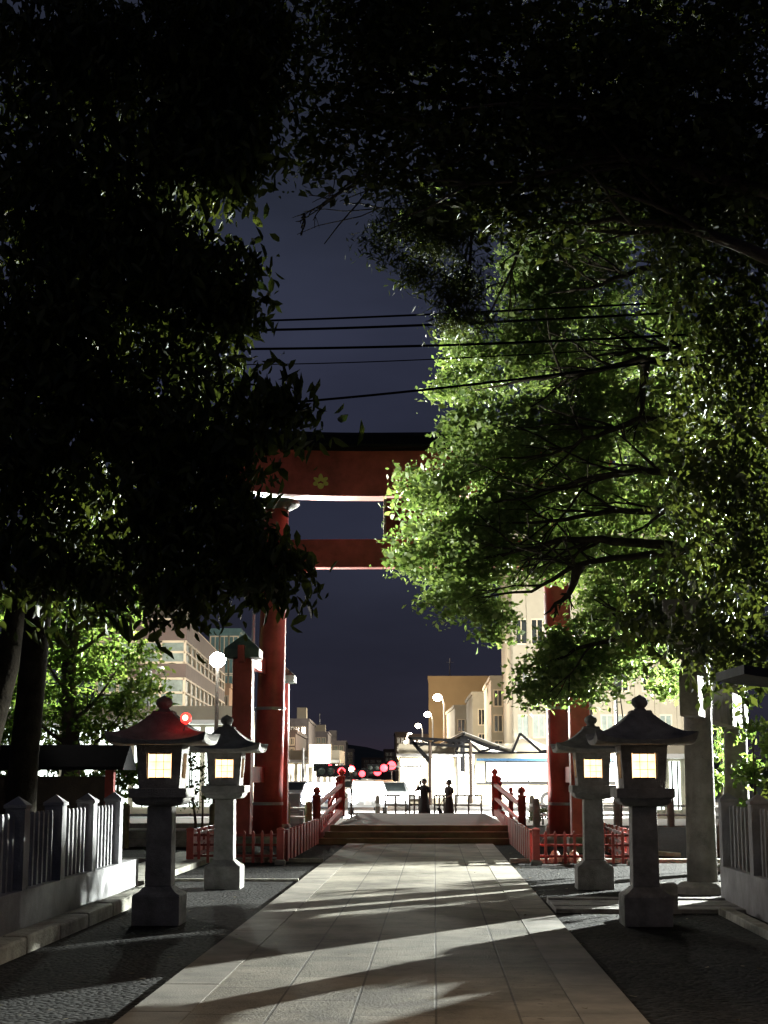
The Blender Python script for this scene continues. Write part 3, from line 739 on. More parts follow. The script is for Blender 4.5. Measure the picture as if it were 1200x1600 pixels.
# --- right lit tree
rg = np.random.default_rng(11); rr = random.Random(5)
t = thing('broadleaf_tree', 'large bright green leafy tree hanging over the right half of the gate', 'tree', (7.6, 28, 0))
t.location = (0, 0, 0)
CL = [(690, 862, 28, 82, 62, .9), (668, 765, 28, 52, 50, .7), (632, 860, 28, 30, 26, .4, .8), (715, 935, 28, 62, 42, .7), (768, 965, 28, 38, 34, .5), (795, 860, 28.4, 95, 66, 1.1), (755, 790, 28.4, 100, 72, 1.1),
      (780, 690, 28.5, 105, 70, 1.2), (742, 655, 28.3, 48, 44, .6, .8), (725, 592, 28.3, 50, 40, .6, .8), (712, 520, 28.4, 48, 32, .5, .55), (790, 560, 28.8, 90, 62, 1.0, .7), (835, 400, 28.8, 68, 48, .8), (825, 455, 28.8, 58, 42, .8), (905, 430, 29, 90, 80, 1.0, .9),
      (900, 540, 29, 120, 80, 1.2), (920, 650, 29, 130, 85, 1.3), (900, 770, 29, 130, 85, 1.4), (935, 870, 28.8, 100, 62, 1.2), (985, 950, 28.6, 100, 48, 1.0), (1050, 860, 29, 100, 100, 1.3), (1060, 700, 29.2, 110, 110, 1.4), (1060, 520, 29.4, 100, 110, 1.3, .8),
      (905, 990, 28, 55, 34, .7), (860, 1035, 27.8, 58, 30, .6), (838, 1068, 27.6, 36, 34, .5), (915, 1050, 27.8, 62, 42, .7), (965, 1030, 28, 60, 35, .7), (1010, 1015, 28.4, 60, 26, .7, .7), (1030, 1065, 28.5, 42, 26, .6, .7), (960, 340, 29.5, 80, 36, .8, .6), (660, 322, 30, 45, 36, .5, .6), (900, 350, 29.5, 60, 30, .6, .5), (1000, 310, 29.5, 45, 30, .6, .8)]
pts = sprays([(c[0], c[1], c[2] - .8) + tuple(c[3:]) for c in CL], 70, .17, 80, rg, .5)
V, F = leaf_mesh(pts, .098, .62, .25, rg, jit=.5)
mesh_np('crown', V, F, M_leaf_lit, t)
mb = MB(); paths = []
TRK = Vector((7.4, 26.8, 0))
mb.tube([TRK, TRK + Vector((.05, .1, 2)), TRK + Vector((-.1, .2, 4)), TRK + Vector((-.3, .2, 6.5)), TRK + Vector((-.5, .4, 10))], [.42, .34, .29, .22, .10], n=14)
mb.build('trunk', M_bark, t, smooth=True)
mb = MB()
LB = [[(1330, 1000, 26.8), (1150, 960, 26.7), (1000, 985, 26.6), (900, 1015, 26.6), (845, 1040, 26.8)], [(1330, 960, 26.8), (1120, 860, 26.5), (980, 870, 26.4), (900, 885, 26.4), (830, 922, 26.6), (740, 935, 27)],
      [(1120, 860, 26.5), (960, 845, 26.3), (880, 842, 26.4), (790, 868, 26.6), (700, 880, 27)], [(1330, 900, 26.8), (1120, 800, 26.5), (960, 800, 26.4), (860, 815, 26.5), (760, 815, 27)], [(1330, 850, 26.8), (1150, 740, 26.5), (1000, 735, 26.3), (905, 750, 26.3), (830, 775, 26.5), (740, 790, 27)],
      [(1300, 800, 26.8), (1100, 660, 26.4), (1000, 655, 26.3), (930, 680, 26.3), (860, 710, 26.6), (760, 720, 27)], [(1330, 700, 27), (1120, 580, 26.5), (1000, 560, 26.3), (920, 580, 26.4), (830, 595, 26.6), (740, 610, 27)],
      [(1330, 660, 27), (1100, 540, 26.6), (990, 550, 26.4), (900, 560, 26.5)], [(1330, 560, 27), (1110, 400, 26.8), (1000, 420, 26.6), (920, 450, 26.7), (850, 460, 27)], [(1310, 500, 27), (1100, 350, 27), (980, 345, 27), (880, 350, 27.3)], [(1010, 560, 26.4), (1005, 620, 26.5), (990, 690, 26.6)], [(905, 885, 26.4), (890, 930, 26.6), (850, 960, 26.8)]]
for L_ in LB:
    raw = pix(L_); pts_ = []
    for i in range(len(raw) - 1):
        for q in range(4):
            p = raw[i].lerp(raw[i + 1], q / 4); pts_.append(p + Vector((rr.uniform(-.03, .03), rr.uniform(-.03, .03), rr.uniform(-.035, .035))))
    pts_.append(raw[-1]); paths.append((pts_, .105, .012))
branches(mb, paths, rr, 7, .42)
mb.build('branch', M_barkd, t, smooth=True)

# --- dark overhanging tree on the right edge
rg = np.random.default_rng(12)
t = thing('evergreen_tree', 'dark evergreen tree filling the right edge above the stone gate', 'tree')
CL = [(1150, 330, 20, 110, 130, 1.1), (1165, 560, 20, 90, 150, 1.1), (1150, 760, 19.5, 90, 130, 1.0, .9), (1175, 900, 19, 70, 110, .9, .9), (1105, 930, 21, 75, 62, .8, .9), (1060, 985, 21.5, 55, 40, .5, .8), (1010, 960, 21.8, 50, 46, .5, .7), (1140, 1020, 19, 45, 40, .4, .8), (1100, 978, 18.0, 62, 40, .5), (1165, 1000, 17.6, 60, 40, .5), (1080, 420, 21, 80, 80, .9, .5), (1075, 640, 21, 60, 120, .8, .3), (1085, 800, 21, 60, 100, .8, .4)]
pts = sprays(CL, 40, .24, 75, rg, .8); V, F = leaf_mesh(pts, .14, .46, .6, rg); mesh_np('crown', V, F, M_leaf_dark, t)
mb = MB(); mb.tube([(6.0, 21, 0), (5.95, 21, 2.5), (5.8, 20.8, 5), (5.5, 20.6, 8), (5.2, 20.4, 11)], [.34, .28, .25, .2, .09], n=12); mb.build('trunk', M_bark, t, smooth=True)
mb = MB(); paths = []
for (x, y, d) in ((1100, 420, 20.5), (1090, 640, 20.5), (1080, 820, 20.5), (1050, 960, 21), (1180, 300, 19.5), (1160, 900, 19.2), (1130, 740, 19.6)):
    e_ = P(x, y, d); paths.append((limb_pts((5.6, 20.7, max(3, e_.z - 1.4)), e_, rr, .2), .08, .012))
branches(mb, paths, rr, 5, .7); mb.build('branch', M_bark, t, smooth=True)

# --- high dark canopy, centre to right top
rg = np.random.default_rng(13)
t = thing('canopy_tree', 'black leafy canopy spanning the top centre and right of the view', 'tree')
CL = [(560, 60, 17, 110, 90, 1.0), (700, 90, 17, 140, 110, 1.1), (880, 100, 17, 160, 130, 1.2), (1080, 100, 17, 170, 140, 1.2), (560, 170, 17, 75, 60, .8), (680, 215, 17, 110, 75, .9), (820, 240, 17.2, 130, 90, 1.0), (980, 230, 17.4, 130, 100, 1.1), (1130, 260, 17.4, 120, 110, 1.1), (600, 265, 17, 50, 40, .5),
      (760, 320, 17.6, 80, 48, .7, .9), (860, 320, 17.6, 80, 40, .7, .8), (1040, 340, 18, 80, 70, .8, .9), (500, 200, 16.8, 30, 50, .4, .8), (488, 245, 16.8, 32, 26, .3, .7), (1000, 280, 18, 90, 60, .8), (640, 10, 17, 200, 50, .8), (1120, 20, 17, 150, 60, .8), (860, 10, 17, 160, 40, .8)]
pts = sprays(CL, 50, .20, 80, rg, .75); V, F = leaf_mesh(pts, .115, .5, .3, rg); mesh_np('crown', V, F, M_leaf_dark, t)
mb = MB(); base = Vector((8.2, 17.5, 0)); mb.tube([base, base + Vector((-.1, 0, 3)), base + Vector((-.5, 0, 6)), base + Vector((-1.1, 0, 9)), base + Vector((-2.4, 0, 11.5))], [.5, .42, .36, .28, .12], n=14); mb.build('trunk', M_bark, t, smooth=True)
mb = MB(); paths = []
for L_ in ([(1500, 500, 17.4), (1200, 400, 17.4), (1080, 360, 17.4), (960, 345, 17.4), (850, 350, 17.6)], [(1500, 400, 17.4), (1200, 300, 17.2), (1020, 250, 17), (860, 235, 17), (740, 240, 17), (640, 270, 17)], [(1400, 200, 17.2), (1100, 170, 17), (850, 160, 17), (640, 150, 17), (520, 170, 16.9)],
           [(600, 270, 17), (560, 272, 17), (535, 300, 17), (500, 322, 17), (475, 340, 17)], [(535, 300, 17), (560, 290, 17), (590, 275, 17)], [(475, 335, 17), (474, 350, 17), (470, 368, 17)]):
    raw = pix(L_); pts_ = []
    for i in range(len(raw) - 1):
        for q in range(4): pts_.append(raw[i].lerp(raw[i + 1], q / 4) + Vector((rr.uniform(-.02, .02), 0, rr.uniform(-.03, .03))))
    pts_.append(raw[-1]); big = L_[0][0] > 700; paths.append((pts_, .12 if big else .022, .012 if big else .006))
branches(mb, paths, rr, 5, .7); mb.build('branch', M_bark, t, smooth=True)

# --- pine sprays hanging in the sky gap
rg = np.random.default_rng(14)
t = thing('pine_tree', 'drooping dark conifer sprays hanging into the sky left of the bright tree', 'tree')
CL = [(588, 375, 19, 26, 20, .3), (620, 395, 19, 30, 26, .3), (650, 350, 19, 55, 50, .5), (650, 420, 19, 38, 30, .35), (690, 380, 19.2, 42, 46, .4), (700, 455, 19.2, 22, 28, .3), (722, 470, 19.2, 26, 26, .3), (735, 430, 19.2, 40, 50, .4, .7), (700, 340, 19.2, 90, 45, .6), (745, 500, 19.4, 55, 22, .4, .7), (700, 508, 19.4, 36, 12, .3, .6)]
pts = sprays(CL, 60, .13, 170, rg, .6); V, F = leaf_mesh(pts, .10, .2, .45, rg); mesh_np('crown', V, F, M_leaf_dark, t)
mb = MB(); mb.tube([(9.3, 19.5, 0), (9.2, 19.5, 4), (8.9, 19.4, 9)], [.3, .24, .14], n=12); mb.build('trunk', M_bark, t, smooth=True)
mb = MB(); paths = []
for L_ in ([(1780, 620, 19.4), (1100, 300, 19.3), (850, 290, 19.2), (740, 310, 19.2), (680, 330, 19.1), (600, 372, 19)], [(740, 310, 19.2), (735, 400, 19.2), (720, 465, 19.2)], [(850, 290, 19.2), (800, 420, 19.3), (760, 500, 19.4)]):
    raw = pix(L_); pts_ = []
    for i in range(len(raw) - 1):
        for q in range(4): pts_.append(raw[i].lerp(raw[i + 1], q / 4))
    pts_.append(raw[-1]); paths.append((pts_, .09 if L_[0][0] > 900 else .03, .01))
branches(mb, paths, rr, 4, .5); mb.build('branch', M_bark, t, smooth=True)

# --- left big foreground tree
rg = np.random.default_rng(15)
t = thing('oak_tree', 'huge dark broadleaf tree with a leaning trunk filling the upper left', 'tree')
CL = [(120, 90, 16, 170, 130, 1.2), (330, 80, 16, 140, 110, 1.1), (110, 300, 16, 160, 140, 1.2), (300, 240, 16, 110, 110, 1.0), (356, 170, 16, 60, 80, 0.7), (60, 520, 15.6, 120, 140, 1.1), (230, 440, 16, 130, 130, 1.1), (316, 440, 16, 70, 66, 0.8), (356, 480, 16, 42, 55, 0.5), (346, 400, 16, 45, 34, 0.5, 0.9), (296, 560, 16, 70, 60, 0.8), (180, 650, 16, 130, 100, 1.0), (40, 720, 15.6, 90, 110, 1.0), (276, 690, 15.6, 95, 75, 0.8), (366, 640, 15.6, 32, 36, 0.4, 0.9), (418, 622, 15.4, 14, 14, 0.2, 0.9), (356, 700, 15.4, 40, 48, 0.5), (266, 800, 15.4, 75, 78, 0.7), (356, 800, 15.3, 52, 60, 0.6), (356, 858, 15.2, 52, 44, 0.5), (266, 878, 15.2, 52, 42, 0.5), (421, 883, 15, 16, 20, 0.25, 0.9), (306, 918, 15.2, 50, 22, 0.4, 0.9), (60, 880, 15.6, 85, 80, 0.8, 0.8), (150, 800, 15.8, 60, 70, 0.7, 0.5), (150, 883, 15.6, 90, 41, 0.6, 0.7), (190, 938, 15.4, 40, 16, 0.3, 0.8), (386, 250, 16, 24, 60, 0.5, 0.8), (416, 150, 16.2, 35, 60, 0.5, 0.8), (416, 50, 16.2, 50, 60, 0.6), (276, 943, 15.2, 14, 14, 0.2, 0.8), (425, 640, 15.4, 26, 10, 0.2, 0.8), (452, 648, 15.3, 14, 8, 0.15, 0.8), (440, 883, 15, 26, 12, 0.2, 0.8), (410, 913, 15, 24, 12, 0.2, 0.8)]
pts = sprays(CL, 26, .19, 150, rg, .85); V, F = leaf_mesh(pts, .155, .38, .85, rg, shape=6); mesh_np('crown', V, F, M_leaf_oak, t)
mb = MB(); tp = pix([(30, 1262, 21.5), (38, 1180, 21.4), (48, 1080, 21.2), (58, 980, 21), (66, 860, 20.5), (90, 700, 20), (130, 450, 19)]); tp[0].z = 0
mb.tube([tp[0] - Vector((.02, 0, .2))] + tp[0:], [.26, .23, .20, .19, .18, .17, .15, .09], n=16); mb.build('trunk', M_barkd, t, smooth=True)
mb = MB(); paths = []
for L_ in ([(66, 860, 20.5), (150, 790, 18.5), (260, 790, 16.5), (330, 850, 15.4)], [(66, 860, 20.5), (30, 760, 18), (0, 650, 16)], [(85, 730, 20), (200, 640, 17.5), (330, 640, 16), (400, 630, 15.5)], [(110, 600, 19.5), (220, 470, 17), (330, 450, 16), (370, 470, 16)], [(130, 450, 19), (200, 300, 17), (300, 220, 16), (380, 180, 16)], [(130, 450, 19), (100, 250, 17), (80, 100, 16)], [(150, 790, 18.5), (200, 880, 16.5), (300, 930, 15.3)]):
    raw = pix(L_); pts_ = []
    for i in range(len(raw) - 1):
        for q in range(4): pts_.append(raw[i].lerp(raw[i + 1], q / 4) + Vector((rr.uniform(-.03, .03), 0, rr.uniform(-.03, .03))))
    pts_.append(raw[-1]); paths.append((pts_, .10, .012))
branches(mb, paths, rr, 6, .22); mb.build('branch', M_barkd, t, smooth=True)
# second leaning trunk at the left edge
t = thing('leaning_tree', 'bare dark trunk leaning in at the left edge beside the larger trunk', 'tree')
mb = MB(); tp = pix([(-60, 1300, 24), (-25, 1160, 24), (10, 1040, 24), (25, 960, 24), (60, 820, 24)]); tp[0].z = 0
mb.tube(tp, [.3, .25, .2, .17, .1], n=14); mb.build('trunk', M_barkd, t, smooth=True)
rg = np.random.default_rng(16); pts = sprays([(30, 840, 24, 90, 80, 1.0), (-40, 950, 24, 60, 80, .8)], 30, .2, 16, rg); V, F = leaf_mesh(pts, .12, .45, .5, rg); mesh_np('crown', V, F, M_leaf_dark, t)

# --- left lit tree behind
rg = np.random.default_rng(17)
t = thing('camphor_tree', 'glowing green tree behind the left trunk and notice board roof', 'tree')
CL = [(165, 840, 36, 60, 62, 1.0), (215, 910, 36, 48, 48, .8), (160, 950, 36, 90, 60, 1.2), (60, 960, 36, 70, 60, 1.1), (110, 1040, 36, 100, 60, 1.3), (205, 1040, 36, 48, 48, .8, .9), (225, 1075, 35.6, 24, 26, .4, .8), (30, 1060, 36, 70, 66, 1.1), (150, 1100, 36, 90, 44, 1.0), (60, 1130, 36, 70, 34, .9, .7), (190, 1130, 35.6, 50, 26, .7, .5), (0, 1150, 36, 50, 60, .8), (120, 1160, 36, 60, 20, .6, .3), (160, 780, 36, 40, 40, .7, .7)]
pts = sprays(CL, 48, .24, 30, rg, .55); V, F = leaf_mesh(pts, .135, .6, .3, rg); mesh_np('crown', V, F, M_leaf_far, t)
mb = MB(); b0_ = P(105, 1200, 35.5); mb.tube([(b0_.x, 35.5, 0), (b0_.x + .1, 35.5, 1.8), (b0_.x - .1, 35.7, 4), (b0_.x + .2, 35.8, 7)], [.26, .22, .17, .07], n=12); mb.build('trunk', M_bark, t, smooth=True)
mb = MB(); paths = []
for e_ in ((185, 1042, 35), (60, 1000, 35), (200, 940, 35.4), (160, 860, 35.6), (30, 1080, 35), (190, 1110, 35)):
    ee = P(*e_); paths.append((limb_pts((b0_.x, 35.6, max(1.6, ee.z - 1.2)), ee, rr, -.2), .07, .012))
branches(mb, paths, rr, 5, .6); mb.build('branch', M_bark, t, smooth=True)

# --- climbing shrub between left lanterns, right shrub, hedge clump
def shrub(name, label, CL, size, mat_, stems, seed, per=30, sub=60, droop=.4, asp=.5):
    rg = np.random.default_rng(seed); t = thing(name, label, 'shrub')
    V, F = leaf_mesh(sprays(CL, per, .10, sub, rg, .8), size, asp, droop, rg); mesh_np('foliage', V, F, mat_, t)
    mb = MB()
    for (x, y0p, x1, y1p, d) in stems:
        a = P(x, y0p, d); a.z = 0; mb.tube(limb_pts(a, P(x1, y1p, d), rr, 0, 7, .3), [.035, .03, .028, .024, .02, .014, .006], n=6)
    mb.build('stem', M_bark, t, smooth=True)
shrub('climbing_shrub', 'dark leafy shrub seen between the two left lanterns', [(300, 1180, 30, 14, 20, .2), (308, 1215, 30, 16, 22, .25), (318, 1240, 30, 12, 14, .2), (298, 1240, 30, 9, 18, .2)], .085, M_leaf_dark, [(305, 1280, 302, 1180, 30), (312, 1280, 318, 1225, 30)], 21, 16, 110)
shrub('garden_shrub', 'dense green shrub behind the right stone fence', [(1190, 1120, 24, 60, 40, .8), (1210, 1180, 24, 66, 60, .8), (1165, 1200, 24.5, 46, 52, .6), (1128, 1160, 26, 26, 60, .5, .7), (1115, 1215, 26, 20, 34, .4, .8), (1200, 1240, 24, 60, 30, .7), (1140, 1090, 26, 40, 26, .5, .6)], .12, M_leaf_far, [(1170, 1300, 1180, 1130, 24), (1200, 1300, 1210, 1150, 24), (1130, 1290, 1128, 1150, 26)], 22, 30, 40)
shrub('low_hedge', 'leafy green hedge behind the notice board under its roof', [(40, 1222, 29, 60, 26, .5), (110, 1225, 29, 60, 26, .5), (175, 1222, 29, 50, 30, .5), (-20, 1225, 29, 50, 30, .5), (200, 1205, 29, 30, 22, .4)], .13, M_leaf_far, [(60, 1290, 60, 1215, 29), (130, 1290, 135, 1215, 29), (180, 1290, 182, 1210, 29)], 26, 36, 50)
_t = thing('shadow_hedge', 'unseen hedge added behind the right stone fence to shade the near path', 'hedge'); _rg = np.random.default_rng(28)  # added out of view so that its shadow darkens the near path
_p = _rg.random((26000, 3)) * np.array([1.1, 4.4, 1.5]) + np.array([4.2, 15.8, .05]); _p[:, 2] *= 1 + .08 * np.sin(_p[:, 1] * 2.3)
_V, _F = leaf_mesh(_p, .13, .5, .2, _rg); mesh_np('foliage', _V, _F, M_leaf_dark, _t)
_m = MB()
for _y in range(16, 21): _m = MB().tube([(4.75, _y, 0), (4.7, _y + .1, 1), (4.8, _y, 1.3)], [.04, .03, .01], n=6); _m.build('stem', M_bark, _t)
shrub('round_hedge', 'low dark clipped hedge behind the right bridge railing', [(843, 1268, 50, 14, 14, .5), (858, 1270, 50, 12, 12, .5)], .09, M_leaf_dark, [(848, 1285, 848, 1262, 50)], 23, 40, 60)
shrub('small_pine', 'grey green pine tuft above the right lantern roofs', [(965, 1040, 44, 30, 20, .8), (990, 1025, 44, 24, 18, .8), (945, 1062, 44, 22, 12, .6)], .16, M_leaf_far, [(975, 1290, 968, 1045, 44)], 24, 40, 20, .5, .12)
shrub('weeping_shrub', 'pale drooping shrub behind the front stone gate pillar', [(1125, 1130, 30, 18, 30, .4), (1118, 1180, 30, 14, 36, .4)], .10, M_leaf_far, [(1125, 1290, 1125, 1130, 30)], 25, 24, 50, .9, .2)

# ================================================================ OVERHEAD WIRES with their poles
wd = 24.0
WP = [[(-60, 497), (330, 504), (560, 494), (800, 486), (1350, 462)], [(-60, 505), (330, 517), (560, 511), (800, 502), (1350, 476)], [(-60, 540), (330, 546), (560, 542), (800, 536), (1350, 505)], [(-60, 548), (360, 571), (560, 564), (800, 556), (1350, 530)], [(-60, 650), (400, 634), (560, 618), (800, 594), (1350, 520)]]
lab = ['topmost overhead cable crossing the dark blue sky', 'second overhead cable from the top, just under the topmost one', 'middle of the five overhead cables crossing the sky', 'thin sagging overhead wire, fourth from the top', 'lowest overhead cable, slanting up to the right above the gate']
for i, (L_, lb) in enumerate(zip(WP, lab)):
    raw = [P(x, y, wd) for x, y in L_]; pts_ = []
    xs_ = [p.x for p in raw]; zs_ = [p.z for p in raw]
    c_ = np.polyfit(xs_, zs_, 3)
    X = np.linspace(raw[0].x - 3, raw[-1].x + 3, 50)
    base_z = np.interp(X, xs_, zs_)
    Z = np.polyval(c_, X); Xc = np.clip(X, raw[0].x, raw[-1].x); Z = np.polyval(c_, Xc)
    r_ = (.017, .021, .021, .009, .02)[i]
    mbw = MB().tube([(x, wd, z) for x, z in zip(X, Z)], r_, n=7)
    o = mbw.build('overhead_cable', M_cable, None, smooth=True); tag(o, lb, 'cable', 'overhead cables between the trees')
    if i == 0: wx0, wx1 = X[0], X[-1]
for x, lb in ((wx0, 'concrete utility pole hidden in the left trees'), (wx1, 'concrete utility pole hidden in the right trees')):
    t = thing('utility_pole', lb, 'utility pole', (x, wd, 0))
    MB().tube([(0, 0, 0), (0, 0, 9.6)], [.17, .11], n=14).build('shaft', M_greyb, t, smooth=True)
    for z in (9.0, 8.3, 7.6): MB().span((-.5, -.05, z), (.5, .05, z + .09)).build('crossarm', M_grey, t)

# ================================================================ LAMP POSTS AND FLOODLIGHTS, SOME ADDED OR ASSUMED
def assumed_flood_post(loc, h_, label, tgt, power, angle, color=(1, 1, 1), blend=.4):
    t = thing('assumed_floodlight', label, 'floodlight', loc)
    MB().tube([(0, 0, 0), (0, 0, h_)], [.07, .05], n=12).build('pole', M_grey, t, smooth=True)
    MB().box((0, 0, h_ + .06), (.34, .22, .2)).build('lamp_head', M_grey, t, bevel=.02)
    src = Vector((loc[0], loc[1], h_ - .06)); dv = (Vector(tgt) - src).normalized() * .35
    lamp('SPOT', src + dv, power, color, .09, tgt, angle, blend)
assumed_flood_post((12.6, 34.0, 0), 4.6, 'assumed unseen floodlight post beside the grounds to the right, shining across the path', (-1.4, 17.6, .3), PW['assumed_flood'] * 1.9, 50, (.95, 1.0, .93))  # unseen source, assumed from the light and shadows across the path
assumed_flood_post((-8.6, 28.5, 0), 4.4, 'assumed unseen floodlight post beyond the left fence, shining across to the right lanterns', (2.5, 18.5, .8), PW['assumed_flood'] * .022, 50, (1, .93, .86))  # unseen source, assumed from the lit left faces of the right lanterns
lamp('SPOT', (-8.3, 28.5, 4.4), 20000, (.97, 1, .86), .1, (1.9, 27.4, 8.3), 42, .3)  # extra spot added to brighten the left flank of the bright tree
t = thing('path_fill_lamp', 'unseen warm lamp post added beyond the right fence to brighten the near path', 'lamp post', (4.9, 8.2, 0))
MB().tube([(0, 0, 0), (0, 0, 3), (0, 0, 5)], [.09, .07, .05], n=12).build('pole', M_grey, t, smooth=True); MB().lathe([(.05, .14), (.2, .02), (.19, 0), (.02, .01)], c=(-.1, 0, 5.02), n=16).build('lamp_shade', M_dark, t)
lamp('SPOT', (4.8, 8.2, 4.95), 900, (1, .74, .50), .25, (-.9, 9.2, 0), 62, .9)  # warm spot added to lift the dark near end of the path
# LED lamp seen on the left
p = P(340, 1031, 48)
t = thing('led_street_lamp', 'dazzling white lamp on a slim pole in front of the left building', 'street lamp', (p.x, 48, 0))
MB().tube([(0, 0, 0), (0, 0, 1), (0, 0, p.z - .1)], [.1, .075, .05], n=12).build('pole', M_dark, t, smooth=True)
MB().ball((0, 0, p.z), (.25, .25, .24), 16).build('lamp_globe', E_led, t, smooth=True)
MB().lathe([(.1, 0), (.13, .03), (.05, .09)], c=(0, 0, p.z + .13), n=12).build('lamp_cap', M_grey, t)
lamp('SPOT', (p.x, 47.6, p.z), PW['led'], (.92, 1, .88), .15, (p.x + 2, 30, -.5), 150, .4)
lamp('SPOT', (p.x, 47.6, p.z + .05), PW['led_tree'], (.97, 1, .84), .2, (1.7, 28.3, 9.0), 25, .3)  # extra spot added at the lamp to light the bright right tree
for px_, lb_ in ((416, 'lamp hidden behind the left gate pillar, added to light the right pillars'), (884, 'lamp hidden behind the right gate pillar, added to light the left pillars')):  # unseen lamps added to light the inner sides of the gate pillars
    p = P(px_, 1200, 57); t = thing('pillar_fill_lamp', lb_, 'street lamp', (p.x, 57, -.12))
    MB().tube([(0, 0, 0), (0, 0, 3), (0, 0, 6.2)], [.09, .07, .05], n=12).build('pole', M_grey, t, smooth=True); MB().ball((0, 0, 6.3), (.16, .16, .16), 14).build('lamp_globe', E_globe, t, smooth=True)
    lamp('SPOT', (p.x, 56.7, 3.2), PW['square'], (1, .97, .88), .15, (-4.1 if px_ > 600 else 3.3, 35.6, 5.9), 20, .3)
    MB().box((0, -.15, 3.32), (.22, .2, .2)).build('floodlight_head', M_grey, t)
    lamp('POINT', (p.x, 56.7, 6.2), 2500, (1, .97, .88), .2)
lamp('SPOT', (p.x if False else -7.3, 47.5, 5.0), 70000, (.95, 1, .84), .2, (-9.3, 36, 5.8), 29, .25)  # extra spot added near the white lamp to brighten the camphor tree
# floodlight added out of sight behind the bright tree to backlight it
t = thing('tree_backlight_lamp', 'floodlight hidden behind the bright green crown beyond the gate, added to backlight it', 'street lamp', (4.6, 46, -.06))
MB().tube([(0, 0, 0), (0, 0, 4.9)], [.12, .07], n=12).build('pole', M_grey, t, smooth=True); MB().ball((0, -.2, 4.95), (.25, .25, .18), 14).build('lamp_globe', E_globe, t)
lamp('SPOT', (4.6, 45.5, 5.1), PW['tree_backlight'], (.98, 1, .86), .25, (2.2, 28.5, 8.9), 31, .35)
t = thing('tree_side_lamp', 'unseen lamp added beyond the right side of the gate to light the bright tree', 'street lamp', (12.5, 46, -.1))
MB().tube([(0, 0, 0), (0, 0, 6.5)], [.12, .07], n=12).build('pole', M_grey, t, smooth=True); MB().ball((0, -.2, 6.6), (.25, .25, .18), 14).build('lamp_globe', E_globe, t)
lamp('SPOT', (12.5, 45.6, 6.4), PW['tree_backlight'] * .5, (.98, 1, .86), .3, (3.5, 28, 8.4), 34, .4)  # unseen lamp added to light the right side of the bright tree
# uplights assumed from the brightly lit underside of the gate beams
for x, lb in ((PC - 2.35, 'assumed ground floodlight left of the bridge shining up at the gate'), (PC + 2.35, 'assumed ground floodlight right of the bridge shining up at the gate')):
    t = thing('assumed_uplight', lb, 'floodlight', (x, 36.9, 0))
    MB().box((0, 0, .18), (.3, .2, .16)).build('housing', M_dark, t, bevel=.02); MB().tube([(0, 0, 0), (0, 0, .12)], .03).build('stake', M_grey, t)
    lamp('SPOT', (x, 36.9, .32), PW['uplight'] * 2, (1, .95, .88), .08, (PC + (x - PC) * .9, 35.9, 8), 120, .6)
# street lamps in two receding rows
def street_lamp_(px, py, z, side, label, first=[None]):
    d = (z - 1.5) * FPX * 1.03 / (1214 - py); p = P(px, py, d)
    if first[0] is None:
        t = thing('street_lamp', label, 'street lamp', (p.x, d, -.1), 0, 'street lamps along the avenue')
        MB().tube([(0, 0, 0), (0, 0, z * .6), (0, 0, z - .5), (-.15, 0, z), (-.45, 0, z + .15)], [.13, .1, .08, .07, .06], n=10).build('pole', M_white, t, smooth=True)
        MB().ball((-.55, -.1, z + .05), (.38, .38, .30), 14).build('lamp_globe', E_globe, t, smooth=True)
        first[0] = t
    else:
        t = dup(first[0], (p.x, d, -.1), math.pi if side < 0 else 0, label)
    return t
rl = [(694, 1088, 'tallest looking street lamp in front of the tan building'), (676, 1115, 'second street lamp of the right row, left of the tallest'), (660, 1133, 'third street lamp of the right row'), (646, 1147, 'fourth street lamp of the right row, above the dark truss'), (639, 1159, 'fifth street lamp of the right row'), (632, 1167, 'sixth street lamp of the right row'), (624, 1176, 'seventh street lamp of the right row, small in the distance'), (616, 1184, 'farthest and smallest street lamp of the right row')]
for px, py, lb in rl: street_lamp_(px, py, 8, 1, lb)
for px, py, lb in ((467, 1153, 'first street lamp of the left row beside the gate pillar'), (478, 1160, 'second street lamp of the left row near the lit billboard'), (487, 1167, 'third street lamp of the left row, touching the lit billboard')): street_lamp_(px, py, 8, -1, lb)
for d in (104, 130, 175, 240): lamp('POINT', (sx(6.5, d), d, 7.6), PW['street'] * (.35 if d < 110 else .8), (1, .88, .68), .4)
for d in (95, 140, 200): lamp('POINT', (sx(-7.5, d), d, 7.6), PW['street'] * .6, (1, .86, .72), .4)
for lx_ in (-5, 0, 5): lamp('SPOT', (lx_, 68, 7.6), PW['street_fill'], (1, .97, .9), .3, (lx_, 69, -.1), 104, .7)  # spots without fixtures, added to whiten the road behind the people
t = thing('corner_fill_lamp', 'street lamp added at the left to brighten the corner building', 'street lamp', (-12.3, 66.4, -.1))
MB().tube([(0, 0, 0), (0, 0, 6.2)], [.13, .09], n=10).build('pole', M_grey, t); MB().box((.3, -.1, 6.25), (.6, .3, .12)).build('lamp_head', M_grey, t)
lamp('SPOT', (8.6, 70, 6.2), PW['street_fill']*.7, (1, .96, .86), .4, (11, 96, 5), 100, .8)  # spot added to brighten the pale building
t = thing('building_fill_lamp', 'street lamp added behind the right gate pillar to brighten the pale building', 'street lamp', (8, 68.4, -.1))
MB().tube([(0, 0, 0), (0, 0, 6.4)], [.11, .07], n=10).build('pole', M_grey, t); MB().box((0, -.3, 6.4), (.4, .6, .12)).build('lamp_head', M_grey, t)
lamp('SPOT', (-11.6, 66.2, 6.2), 2200, (1, .93, .8), .3, (-13, 76, 6), 120, .8)  # spot added to lift the corner building on the left
